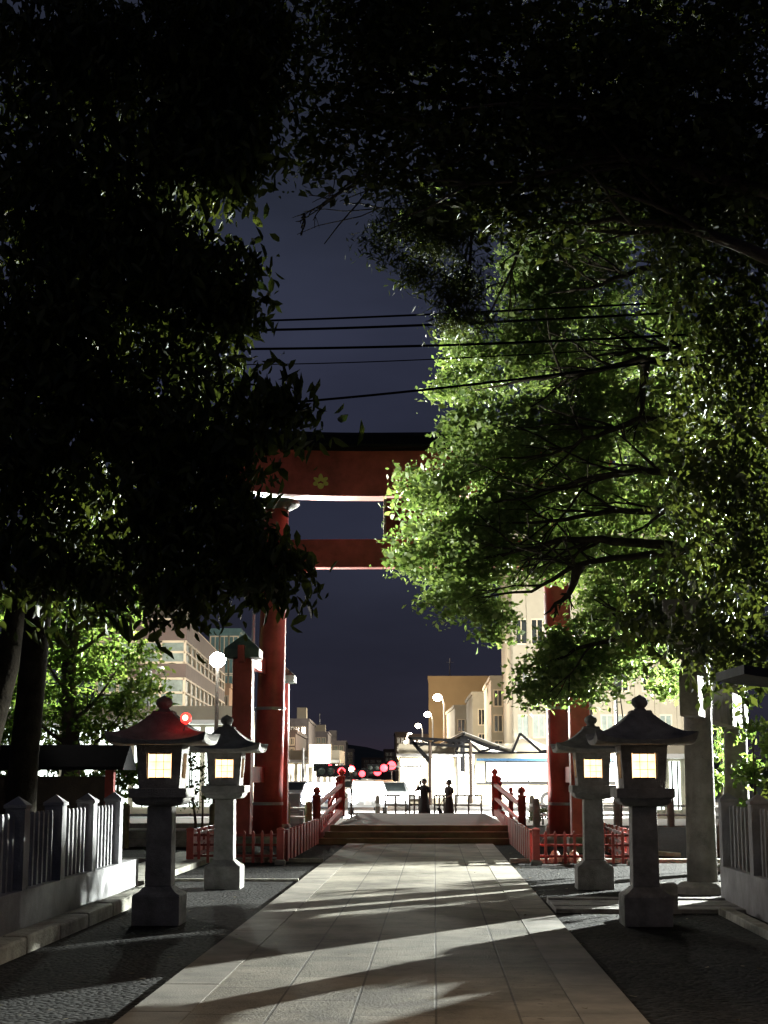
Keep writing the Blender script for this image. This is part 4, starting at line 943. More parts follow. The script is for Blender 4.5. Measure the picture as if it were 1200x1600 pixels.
# orange lamp
p = P(629, 1181, 120)
t = thing('orange_street_lamp', 'glowing orange lamp at the right of the avenue', 'street lamp', (p.x, 120, -.1))
MB().tube([(0, 0, 0), (0, 0, p.z)], .08).build('pole', M_grey, t); MB().ball((0, 0, p.z), .36).build('lamp_globe', E_orange, t, smooth=True)
lamp('POINT', (p.x, 119, p.z), 1500, (1, .4, .1), .3)

# traffic signals
def signal(px, py, d, label, rad=.26, arm=0, base_px=None):
    p = P(px, py, d); t = thing('traffic_light', label, 'traffic light', (p.x, d, -.12), 0, 'red traffic lights at the crossing')
    z = p.z + .12; ax = arm
    MB().tube([(ax, .1, 0), (ax, .1, z + .3)], .07, n=8).build('pole', M_grey, t)
    if arm: MB().tube([(ax, .1, z + .1), (0, .1, z + .1)], .045, n=8).build('arm', M_grey, t)
    MB().box((-.35, 0, z), (1.35, .2, .46)).build('housing', M_black, t, bevel=.04)
    ln_ = MB(); ln_.ball((0, -.12, z), (rad, .08, rad), 12); ln_.build('red_lens', E_red, t, smooth=True)
    MB().ball((-.42, -.1, z), (.15, .05, .15), 10).build('amber_lens', E_green, t); MB().ball((-.8, -.1, z), (.15, .05, .15), 10).build('green_lens', E_green, t)
signal(534, 1205, 62, 'large bright red traffic light left of the bridge newel post', .15)
signal(566, 1209, 88, 'small red traffic light hanging over the middle of the avenue', .18, -2.5)
signal(600, 1200, 92, 'red traffic light on the right of the avenue, on an arm', .22, 2.2)
signal(590, 1206, 96, 'red traffic light just left of the one on the right arm', .24, 2.6)
signal(548, 1203, 140, 'tiny red traffic light far down the avenue, left of centre', .42)
signal(612, 1196, 150, 'tiny red traffic light far down the avenue, right of centre', .42)
signal(516, 1199, 95, 'faint red traffic light just under the lit billboard', .17)
for x, lb in ((P(549, 1197, 52).x, 'short lamp post just right of the left bridge newel'),):
    t = thing('bollard_lamp', lb, 'lamp post', (x, 52, -.12)); z = P(549, 1202, 52).z + .12
    MB().tube([(0, 0, 0), (0, 0, z)], .035).build('pole', M_dark, t); MB().ball((0, 0, z), .085).build('lamp_globe', E_globe, t, smooth=True)
# billboard
p = P(500, 1181, 97); wB, hB = 35 / FPX * 97, 36 / FPX * 97
t = thing('lit_billboard', 'glowing white square billboard on the left of the avenue', 'billboard', (p.x, 97, -.12))
MB().box((0, 0, p.z + .12), (wB, .25, hB)).build('frame', M_frame, t); MB().box((0, -.14, p.z + .12), (wB * .93, .03, hB * .93)).build('sign_face', E_sign, t)
MB().tube([(-wB / 2 - .35, .1, 0), (-wB / 2 - .35, .1, p.z + .6)], .09).build('post', M_grey, t); MB().box((-wB / 2 - .18, .1, p.z), (.4, .08, .08)).build('arm', M_grey, t)

# ================================================================ BUILDINGS
def wins(t, face_y, x0, x1, z0, z1, nx, nz, fw=.62, fh=.6, mfr=M_frame, mp_=M_win, name='window'):
    for j in range(nz):
        for i in range(nx):
            cx = x0 + (x1 - x0) * (i + .5) / nx; cz = z0 + (z1 - z0) * (j + .5) / nz
            ww_, wh_ = (x1 - x0) / nx * fw, (z1 - z0) / nz * fh
            f = MB(); b_ = .09
            f.span((cx - ww_ / 2 - b_, face_y - .06, cz - wh_ / 2 - b_), (cx - ww_ / 2, face_y - .003, cz + wh_ / 2 + b_)); f.span((cx + ww_ / 2, face_y - .06, cz - wh_ / 2 - b_), (cx + ww_ / 2 + b_, face_y - .003, cz + wh_ / 2 + b_))
            f.span((cx - ww_ / 2, face_y - .06, cz - wh_ / 2 - b_), (cx + ww_ / 2, face_y - .003, cz - wh_ / 2)); f.span((cx - ww_ / 2, face_y - .06, cz + wh_ / 2), (cx + ww_ / 2, face_y - .003, cz + wh_ / 2 + b_))
            f.span((cx - .03, face_y - .05, cz - wh_ / 2), (cx + .03, face_y - .004, cz + wh_ / 2))
            fo = f.build(name, mfr, t)
            MB().span((cx - ww_ / 2, face_y - .03, cz - wh_ / 2), (cx + ww_ / 2, face_y - .005, cz + wh_ / 2)).build('pane', mp_, fo)
def block(name, label, px0, px1, pyt, d, depth, m, win=None, mp_=M_win, parapet=True, skew=0):
    x0, x1, zt = P(px0, 1150, d).x, P(px1, 1150, d).x, P((px0 + px1) / 2, pyt, d).z
    t = thing(name, label, 'building', (0, 0, 0))
    MB().prism([(x0, d), (x1, d), (x1 - .039 * depth + skew, d + depth), (x0 - .039 * depth + skew, d + depth)], 'z', -.1, zt).build('wall', m, t)
    if parapet: MB().prism([(x0 - .12, d - .12), (x1 + .12, d - .12), (x1 + .12 - .039 * depth + skew, d + depth), (x0 - .12 - .039 * depth + skew, d + depth)], 'z', zt, zt + .3).build('parapet', m, t)
    if win: wins(t, d, x0 + win[0] * (x1 - x0), x0 + win[1] * (x1 - x0), win[2] * zt, win[3] * zt, win[4], win[5], mp_=mp_, fw=win[6] if len(win) > 6 else .62, fh=win[7] if len(win) > 7 else .6)
    return t, x0, x1, zt
block('tan_building', 'big plain orange tan building wall behind the right street lamps', 670, 800, 1060, 190, 30, M_tan, (.42, .98, .05, .5, 2, 1, .3, .8), skew=1.4)
block('office_building', 'small pale block with a stepped balcony left of the white tower', 711, 730, 1106, 158, 18, M_cream, (.1, .95, .45, .9, 1, 2))
block('office_building', 'narrow white tower block with vertical panels before the tan building', 739, 762, 1086, 140, 16, M_cream, (.3, .9, .4, .9, 1, 2), skew=.36)
block('office_building', 'beige block with tall windows just left of the cream building', 768, 801, 1062, 116, 16, M_cream, (.05, .6, .3, .95, 1, 3), skew=.61)
t, x0, x1, zt = block('cream_building', 'tall cream building with paired windows behind the right gate pillar', 801, 1105, 840, 96, 22, M_cream, skew=1.2)
zw = [P(830, y, 96).z for y in (1152, 1118, 1006, 968, 900, 862)]
for i, px in enumerate((816, 841, 882, 907, 948, 973, 1014, 1039, 1080)):
    xw = P(px, 1100, 96).x
    for za, zb in ((zw[0], zw[1]), (zw[2], zw[3]), (zw[4], zw[5]), (P(830, 1080, 96).z, P(830, 1042, 96).z)):
        wins(t, 96, xw - .36, xw + .36, za, zb, 1, 1, .9, .96, M_frame, M_win if za != zw[0] else M_curt)
for px in (805, 828, 862, 894, 928, 960, 995, 1026, 1060):
    xw = P(px, 1100, 96).x; MB().span((xw - .14, 95.82, -.1), (xw + .14, 95.997, zt)).build('pilaster', M_cream, t)
# left window-ribbon building
t = thing('corner_building', 'corner building with long ribbon windows and brown bands behind the left lamp', 'building', (0, 0, 0))
dA, dB = 72, 96
cA = P(283, 1050, dA); cB = P(346, 1050, dB); fL = P(150, 1050, dA)
def zz(py, px=283): return P(px, py, dA).z
wall_poly = [(fL.x, dA + .3), (cA.x - .0, dA + .3), (cB.x, dB), (fL.x, dB)]
MB().prism(wall_poly, 'z', -.1, zz(984)).build('wall', M_brown, t)
def poly_out(off): # band polygon around the two visible faces
    return [(fL.x, dA + .3 - off), (cA.x + off, dA + .3 - off), (cB.x + off, dB), (fL.x, dB)]
for ya, yb, nm, m_, off in ((1000, 971, 'band', M_brown, .22), (1058, 1037, 'band', M_brown, .22), (1128, 1106, 'band', M_brown, .22)):
    MB().prism(poly_out(off), 'z', zz(ya), zz(yb)).build(nm, m_, t)
MB().prism(poly_out(.1), 'z', zz(965) - .1, zz(965)).build('roof_rail', M_frame, t)
MB().span((P(225, 960, dA + 3).x, dA + 3, zz(971)), (P(272, 960, dA + 3).x, dA + 9, P(250, 942, dA + 3).z)).build('roof_house', M_cream, t)
def ribbon(y0_, y1_):
    z0r, z1r = zz(y0_), zz(y1_)
    gl = MB().prism([(fL.x, dA + .2), (cA.x + .1, dA + .2), (cB.x + .1, dB), (fL.x, dB)], 'z', z0r + .002, z1r - .002).build('window', M_curt, t)
    fr = MB(); zc_r = (z0r + z1r) / 2
    for z in (z0r + .06, zc_r, z1r - .06):
        fr.beam((fL.x, dA + .15, z), (cA.x + .14, dA + .15, z), .1, .1); fr.beam((cA.x + .16, dA + .15, z), (cB.x + .16, dB, z), .1, .1)
    for i in range(5):
        x = fL.x + (cA.x - fL.x) * i / 4.0; fr.span((x - .05 + (.13 if i == 4 else 0), dA + .10, z0r + .004), (x + .06 + (.13 if i == 4 else 0), dA + .21, z1r - .004))
    for i in range(1, 11):
        q = i / 10; x = cA.x + .17 + (cB.x - cA.x) * q; y = dA + .2 + (dB - dA - .2) * q; fr.span((x - .05, y - .12, z0r + .004), (x + .05, y + .12, z1r - .004))
    fr.build('frame', M_frame, gl)
ribbon(1037, 1000); ribbon(1106, 1058); ribbon(1180, 1128)
block('glass_building', 'pale teal glass building between the corner building and the gate', 324, 372, 988, 118, 14, M_teal, (.05, .95, .5, .98, 3, 4, .9, .85), M_teal)
block('orange_building', 'narrow salmon coloured building behind the white lamp pole', 340, 357, 1075, 98, 8, mat('salmon_render', (.55, .35, .22), .8, .1, 1, 0), (.1, .9, .3, .95, 2, 5))
far = [(447, 482, 1127, 170, 'grey flat topped building right of the left gate pillar', M_greyb), (438, 462, 1146, 130, 'low dark building touching the left gate pillar', M_brown), (484, 512, 1146, 230, 'grey building with a roof sign above the lit billboard', M_greyb), (510, 540, 1160, 260, 'pale stepped building right of the lit billboard', M_greyb), (536, 552, 1172, 330, 'small distant block left of the avenue end', M_greyb),
       (618, 640, 1146, 300, 'distant slim tower left of the dark truss', M_brown), (600, 622, 1172, 420, 'faint distant tower near the avenue end', M_brown), (565, 600, 1185, 560, 'faint low block closing the avenue', M_brown), (640, 672, 1150, 220, 'dim brown building behind the dark truss', M_brown)]
for px0, px1, py, d, lb, m_ in far:
    t, x0, x1, zt = block('distant_building', lb, px0, px1, py, d, 20, m_, (.08, .92, .3, .95, 3, 4), M_curt if px0 in (510, 484) else M_win)
    t['category'] = 'building'
    if px0 == 447: MB().span((x0 + 1, d + 2, zt), (x0 + 2.0, d + 4, zt + 1.6)).build('water_tank', M_cream, t)
    if px0 == 484:
        MB().span((x0 + .5, d + 1, zt), (x0 + 2.2, d + 3, zt + 1.3)).build('roof_sign', M_cream, t); MB().tube([(x0 + 1.3, d + 2, zt), (x0 + 1.3, d + 2, zt + 3)], .07).build('mast', M_grey, t)
    if px0 == 510: MB().span((x0 + .4, d + 1, zt), (x0 + 1.6, d + 3, zt + 2)).build('roof_house', M_greyb, t)
o = thing('roof_antenna', 'thin aerial mast on the tan building roof', 'antenna', (P(703, 1058, 195).x, 195, P(703, 1058, 190).z + .3))
MB().tube([(0, 0, 0), (0, 0, 2.4)], .06).build('mast', M_greyb, o); MB().box((0, 0, 1.9), (.9, .05, .05)).build('crossbar', M_greyb, o)

# shopfront rows (lit ground floors)
def shop(label, x0, x1, y, z1, em, n, name='shop_row'):
    t = thing(name, label, 'shop', (0, 0, -.1))
    MB().span((x0, y, 0), (x1, y + 6, z1 + .9)).build('wall', M_cream, t)
    w_ = (x1 - x0) / n
    for i in range(n):
        sf = MB().span((x0 + w_ * i + .12, y - .06, .35), (x0 + w_ * (i + 1) - .12, y - .003, z1)).build('shop_window', em, t)
        g_ = MB()
        for q in (.33, .66): g_.span((x0 + w_ * (i + q) - .03, y - .1, .35), (x0 + w_ * (i + q) + .03, y - .061, z1))
        g_.build('mullion', M_dark, sf)
    MB().span((x0 - .1, y - .9, z1 + .1), (x1 + .1, y - .003, z1 + .28)).build('awning', M_white, t)
    return t
xs0, xs1 = P(-60, 1200, 62).x, P(352, 1200, 62).x
shop('white lit shopfront behind the left lanterns and green tree', xs0, xs1, 66, 3.7, E_shopc, 7)
shop('bright shop row at the left corner of the avenue', P(440, 1200, 100).x, P(530, 1200, 100).x, 100, 2.4, E_shop, 4)
shop('bright shop row behind the bus on the right', P(622, 1200, 93).x, P(1120, 1200, 93).x, 94.6, 2.7, emit('bright_shop_glow', (1, .94, .76), 5, .5, .5), 11)
shop('lit kiosk between the right lanterns and the stone gate', P(1020, 1200, 60).x, P(1100, 1200, 60).x, 61, 2.2, E_shopc, 3, 'kiosk')
# sidewalk arcades with slanted slats
def arcade(side, d0, d1, label, xoff, z_top, z_low, wid):
    t = thing('arcade_canopy', label, 'canopy', (0, 0, 0)); d = d0
    while d < d1:
        xo = sx(xoff, d); xi = xo - side * wid; sl = MB()
        sl.beam((xi, d, z_top), (xo, d, z_low), .22, .10)
        sl.beam((xi, d, z_top), (xi, d - .0, z_low - .9), .16, .12); sl.build('slat', M_black, t)
        d += 1.9
    for xx, z in ((xoff, z_low), (xoff - side * wid, z_top)):
        MB().beam((sx(xx, d0 - .6), d0 - .6, z + .12), (sx(xx, d1), d1, z + .12), .14, .14).build('beam', M_black, t)
    MB().add([(sx(xoff, d0), d0, z_low + .22), (sx(xoff - side * wid, d0), d0, z_top + .22), (sx(xoff - side * wid, d1), d1, z_top + .22), (sx(xoff, d1), d1, z_low + .22)] + [(sx(xoff, d0), d0, z_low + .26), (sx(xoff - side * wid, d0), d0, z_top + .26), (sx(xoff - side * wid, d1), d1, z_top + .26), (sx(xoff, d1), d1, z_low + .26)], [(0, 1, 2, 3), (7, 6, 5, 4), (0, 4, 5, 1), (1, 5, 6, 2), (2, 6, 7, 3), (3, 7, 4, 0)]).build('roof', M_tent, t)
    d = d0
    while d < d1:
        MB().tube([(sx(xoff, d), d, -.1), (sx(xoff, d), d, z_low)], .09).build('post', M_greyb, t); d += 15
arcade(1, 92, 190, 'slatted arcade canopy along the right side of the avenue', 12.0, 3.9, 2.7, 3.2)
arcade(-1, 96, 200, 'slatted arcade canopy along the left side of the avenue', -10.5, 3.9, 2.7, 3.2)
# dark truss frame
t = thing('truss_frame', 'dark steel truss gable beside the bus at the right corner', 'truss', (0, 0, 0))
dT = 90
def T(a, b, wd_=.12): return MB().beam(P(a[0], a[1], dT), P(b[0], b[1], dT), wd_, wd_)
for a, b in (((638, 1153), (735, 1158)), ((640, 1161), (735, 1167)), ((640, 1153), (672, 1188)), ((646, 1162), (672, 1192))): T(a, b, .16).build('chord', M_black, t)
for a, b in (((655, 1154), (690, 1166)), ((690, 1155), (655, 1166)), ((690, 1155), (725, 1167)), ((725, 1157), (690, 1166))): T(a, b, .09).build('brace', M_black, t)
for px in (672, 735): 
    q = P(px, 1160, dT); MB().tube([(q.x, dT, -.1), (q.x, dT, q.z)], .1).build('post', M_dark, t)
# membrane tents
def tent(px0, px1, pyl, pyh, d, depth, label, peak=.3):
    t = thing('tent_canopy', label, 'tent', (0, 0, 0)); a = P(px0, pyl, d); b = P(px1, pyl, d); pk = P(px0 + (px1 - px0) * peak, pyh, d)
    N = 10; vs = []; fs = []
    for j in range(N + 1):
        v_ = j / N
        for i in range(N + 1):
            u = i / N; x = a.x + (b.x - a.x) * u
            q = u / peak if u < peak else (1 - u) / (1 - peak)
            z = a.z + (pk.z - a.z) * (q ** 1.7); z -= .12 * math.sin(v_ * math.pi) * (1 - q) ; vs.append((x, d + depth * v_, z))
    n1 = len(vs); vs += [(x, y, z - .03) for x, y, z in vs]
    for j in range(N):
        for i in range(N):
            k_ = j * (N + 1) + i; fs += [(k_, k_ + 1, k_ + N + 2, k_ + N + 1), (n1 + k_ + N + 1, n1 + k_ + N + 2, n1 + k_ + 1, n1 + k_)]
    for i in range(N): fs.append((i, n1 + i, n1 + i + 1, i + 1))
    MB().add(vs, fs).build('membrane', M_tent, t)
    for p0_, p1_ in (((a.x, a.z), (pk.x, pk.z)), ((pk.x, pk.z), (pk.x + (b.x - pk.x) * .35, a.z + .05)), ((pk.x + (b.x - pk.x) * .35, a.z + .05), (pk.x + (b.x - pk.x) * .75, a.z + (pk.z - a.z) * .35)), ((a.x, a.z - .02), (b.x, a.z - .02))):
        MB().beam((p0_[0], d - .08, p0_[1]), (p1_[0], d - .08, p1_[1]), .12, .14).build('strut', M_black, t)
    for x in (a.x + .1, b.x - .1): MB().tube([(x, d, -.1), (x, d, a.z)], .07).build('post', M_grey, t)
tent(712, 800, 1176, 1150, 90.5, 4, 'white membrane canopy with a low peak above the bus rear', .12)
tent(800, 905, 1176, 1146, 90, 4, 'white membrane canopy with a dark triangular strut behind the gate pillar', .12)
lamp('POINT', (P(760, 1200, 91.5).x, 91.5, 2.6), 1800, (1, .98, .92), .3); lamp('POINT', (P(860, 1200, 91.5).x, 91.5, 2.6), 1800, (1, .98, .92), .3)  # point lights without fixtures, added to light the canopies from below

# ================================================================ VEHICLES
def wheel(t, x, y, r, wd_, axis='x'):
    wh = MB(); n = 20; vs = []; fs = []
    prof = [(r * .62, -wd_ / 2), (r * .93, -wd_ / 2), (r, -wd_ * .32), (r, wd_ * .32), (r * .93, wd_ / 2), (r * .62, wd_ / 2)]
    for rr_, u in prof:
        for k_ in range(n):
            a = 2 * math.pi * k_ / n
            vs.append((x + u, y + rr_ * math.cos(a), r + rr_ * math.sin(a)) if axis == 'x' else (x + rr_ * math.cos(a), y + u, r + rr_ * math.sin(a)))
    for i in range(len(prof)):
        for k_ in range(n):
            a = i * n + k_; b = i * n + (k_ + 1) % n; m_ = n * len(prof); fs.append((a, b, (b + n) % m_, (a + n) % m_))
    w_ = wh.add(vs, fs).build('wheel', M_rubber, t)
    rim = MB(); c = (x, y, r)
    for k_ in range(5):
        a = 2 * math.pi * k_ / 5
        e_ = (x, y + r * .6 * math.cos(a), r + r * .6 * math.sin(a)) if axis == 'x' else (x + r * .6 * math.cos(a), y, r + r * .6 * math.sin(a)); rim.beam(c, e_, wd_ * .5, r * .2)
    rim.build('rim', M_grey, w_)
# bus, side-on
bd = 76.0; bx0, bx1 = P(742, 1220, bd).x, P(1075, 1220, bd).x; bz = P(820, 1178, bd).z + .14
t = thing('city_bus', 'long white and cream city bus passing behind the right gate pillar', 'bus', (bx0, bd, -.125)); L = bx1 - bx0; W = 2.5
pf = [(0, .35), (W, .35), (W, bz - .25), (W - .18, bz), (.18, bz), (0, bz - .25)]
body = MB().prism(pf, 'x', 0, L).build('body', M_creamp, t, bevel=.08)
wz0, wz1 = 1.42, bz - .42
fr = MB().span((.5, -.03, wz0 - .05), (L - .5, -.004, wz1 + .05)).build('window_band', M_rubber, t)
nw = 9
for i in range(nw):
    a = .55 + (L - 1.1) * i / nw; MB().span((a + .03, -.05, wz0), (a + (L - 1.1) / nw - .03, -.031, wz1)).build('window', E_bus, t)
MB().span((.1, -.035, wz1 + .07), (L - .1, -.005, wz1 + .19)).build('stripe', M_blue, t); MB().span((.05, -.03, wz0 - .16), (L - .05, -.004, wz0 - .07)).build('stripe', M_rubber, t)
for a in (1.6, L - 4.6):
    dr = MB().span((a, -.055, .42), (a + 1.0, -.006, wz0 - .18)).build('door', M_white, t); MB().span((a + .47, -.07, .45), (a + .53, -.056, wz0 - .2)).build('door_seal', M_rubber, dr)
for x in (2.4 + 1.2, L - 2.2): wheel(t, x, .12, .48, .28, 'y')
MB().span((-.04, .3, .75), (-.003, .7, 1.0)).build('headlight', E_head, t); MB().span((-.04, W - .7, .75), (-.003, W - .3, 1.0)).build('headlight', E_head, t)
MB().span((-.03, .2, wz0 - .2), (-.004, W - .2, wz1 - .1)).build('windscreen', M_win, t); MB().span((-.05, .4, wz1), (-.004, W - .4, wz1 + .28)).build('destination_panel', E_sign, t)
# cars
def car(label, loc, rz, paint, lights_front=True):
    t = thing('car', label, 'car', loc, rz, 'cars with their headlights on')
    Wc = 1.7; prof = [(-2.05, .32), (-2.1, .62), (-1.95, .82), (-1.15, .92), (-.55, 1.36), (.95, 1.4), (1.55, 1.0), (2.0, .92), (2.08, .6), (2.03, .32)]
    vs = []; fs = []; n_ = len(prof)
    for side in (-1, -.96, .96, 1):
        for y, z in prof:
            taper = 1 if z < .95 else 1 - (z - .95) * .42
            vs.append((side * Wc / 2 * taper * (1 if abs(side) == 1 else .98), y, z if abs(side) < 1 else z - .02))
    for i in range(3):
        for k_ in range(n_): a = i * n_ + k_; b = i * n_ + (k_ + 1) % n_; fs.append((a, b, b + n_, a + n_))
    fs += [tuple(range(n_)), tuple(3 * n_ + k_ for k_ in range(n_ - 1, -1, -1))]
    MB().add(vs, fs).build('body', paint, t, bevel=.03)
    MB().add([(-.72, -1.13, .945), (.72, -1.13, .945), (.60, -.60, 1.345), (-.60, -.60, 1.345)], [(0, 1, 2, 3)]).build('windscreen', M_win, t)
    for sg in (-1, 1):
        MB().add([(sg * .862, -.95, .95), (sg * .862, 1.35, .96), (sg * .75, .9, 1.33), (sg * .75, -.5, 1.31)], [(0, 1, 2, 3)]).build('side_window', M_win, t)
        for y in (-1.3, 1.3): wheel(t, sg * .76, y, .32, .2)
        MB().ball((sg * .60, -2.08, .66), (.23, .07, .19), 12).build('headlight', E_head if lights_front else M_grey, t); MB().box((sg * .64, 2.06, .76), (.42, .06, .22)).build('tail_light', E_tail, t)
    MB().box((0, -2.1, .45), (.9, .04, .14)).build('bumper', M_grey, t); MB().box((0,-2.13,.5),(.34,.02,.15)).build('number_plate', M_white, t)
    return t
cw = mat('white_car_paint', (.7, .7, .7), .3, .03, 1, 0); ck = mat('dark_car_paint', (.03, .035, .05), .25, .1, 1, 0); cs = mat('silver_car_paint', (.4, .42, .44), .3, .05, 1, 0, metal=.5)
c1 = car('white car waiting with headlights on, left lane of the avenue', (P(470, 1240, 84).x, 84, -.125), R(-3), cw)
c2 = car('silver car facing the shrine with headlights on, near the centre of the crossing', (P(575, 1250, 70).x, 70, -.125), R(2), cs)
def carcopy(src, label, loc, rz): return dup(src, loc, rz, label)
carcopy(c1, 'white car further back between the avenue lamps', (P(520, 1230, 118).x, 118, -.125), R(-3)); carcopy(c2, 'silver car just right of the centre car, behind the barrier', (P(612, 1250, 78).x, 78, -.125), R(1))
c3 = car('dark car nearest the left railing with headlights on', (P(502, 1250, 68).x, 68, -.125), R(3), ck)
carcopy(c3, 'dark car far down the avenue under the red lights', (P(560, 1230, 135).x, 135, -.125), R(-2)); carcopy(c1, 'white car beyond the standing people, left of the bus', (P(640, 1240, 96).x, 96, -.125), R(-2))
for px_, d_, sd_, lb_ in ((548, 160, 0, 'white car small in the distance under the centre red light'), (585, 150, 1, 'white car seen from behind with red tail lights, right of the avenue centre'), (600, 118, 1, 'white car seen from behind with red tail lights, left of the dark truss'),
                        (538, 108, 0, 'white car just behind the left newel post of the bridge'), (570, 108, 1, 'white car with red tail lights beneath the hanging red light'), (573, 200, 1, 'tiny white car with red tail lights far down the avenue')):
    carcopy(c1, lb_, (P(px_, 1230, d_).x, d_, -.125), R(180 if sd_ else -2))
# fallen leaves and twigs on the paving and gravel
_rg = np.random.default_rng(40); _n = 420
_q = np.stack([_rg.uniform(-3.4, 2.9, _n), _rg.uniform(7, 33, _n), np.full(_n, .006)], 1); _on = np.abs(_q[:, 0] - PC) < 1.6; _q = _q[(~_on) | (_rg.random(_n) < .35)]; _q[np.abs(_q[:, 0] - PC) < 1.62, 2] = .042
_V, _F = leaf_mesh(_q, .06, .45, .0, _rg); _V[:, 2] = np.repeat(_q[:, 2], 4) + np.abs(_V[:, 2] - np.repeat(_q[:, 2], 4)) * .35
tag(mesh_np('fallen_leaves', _V, _F, leafmat('dry_leaves', (.06, .045, .02), (.16, .12, .05), .1, .7, (1, 1, 1, 1))), 'scattered dry leaves on the path and gravel', 'leaves', kind='stuff')
# guard barriers
def barrier(px0, px1, d, label):
    a, b = P(px0, 1250, d).x, P(px1, 1250, d).x; t = thing('guard_barrier', label, 'barrier', (a, d, -.03), 0, 'pipe barriers at the edge of the square')
    for z in (.86, .52): MB().tube([(0, 0, z), (b - a, 0, z)], .028).build('rail', M_dark, t)
    for x in (0, (b - a) / 2, b - a): MB().tube([(x, 0, 0), (x, 0, .88)], .032).build('post', M_dark, t)
barrier(602, 634, 57, 'low dark pipe barrier left of the standing people'); barrier(640, 655, 57, 'short pipe barrier touching the left person'); barrier(679, 694, 57, 'short pipe barrier between the two people'); barrier(712, 752, 57, 'low dark pipe barrier right of the standing people')
for px, lb in ((590, 'slim grey bollard at the crossing, left of the barriers'), (831, 'grey rounded bollard behind the right railing')):
    d = 55; t = thing('bollard', lb, 'bollard', (P(px, 1250, d).x, d, -.12)); MB().lathe([(.09, 0), (.09, .85), (.07, .95), (.02, 1.0)], n=12).build('body', M_stoneR, t, smooth=True); MB().lathe([(.092, .6), (.092, .7)], n=12).build('band', M_white, t)

# ================================================================ PEOPLE
def skin_body(name, verts, edges, rads, m, parent, sub=2):
    me = bpy.data.meshes.new(name); me.from_pydata(verts, edges, []); o = bpy.data.objects.new(name + '_tmp', me); COL.objects.link(o)
    md = o.modifiers.new('s', 'SKIN'); md.branch_smoothing = .6
    if not me.skin_vertices: raise RuntimeError('no skin layer')
    sv = me.skin_vertices[0].data
    for i, r_ in enumerate(rads): sv[i].radius = r_ if hasattr(r_, '__len__') else (r_, r_)
    sv[0].use_root = True
    o.modifiers.new('u', 'SUBSURF').levels = sub; o.modifiers['u'].render_levels = sub
    dg = bpy.context.evaluated_depsgraph_get(); me2 = bpy.data.meshes.new_from_object(o.evaluated_get(dg)); me2.name = name
    bpy.data.objects.remove(o); me2.materials.clear(); me2.materials.append(m)
    me2.polygons.foreach_set('use_smooth', [True] * len(me2.polygons))
    ob = bpy.data.objects.new(name, me2); COL.objects.link(ob); ob.parent = parent; return ob
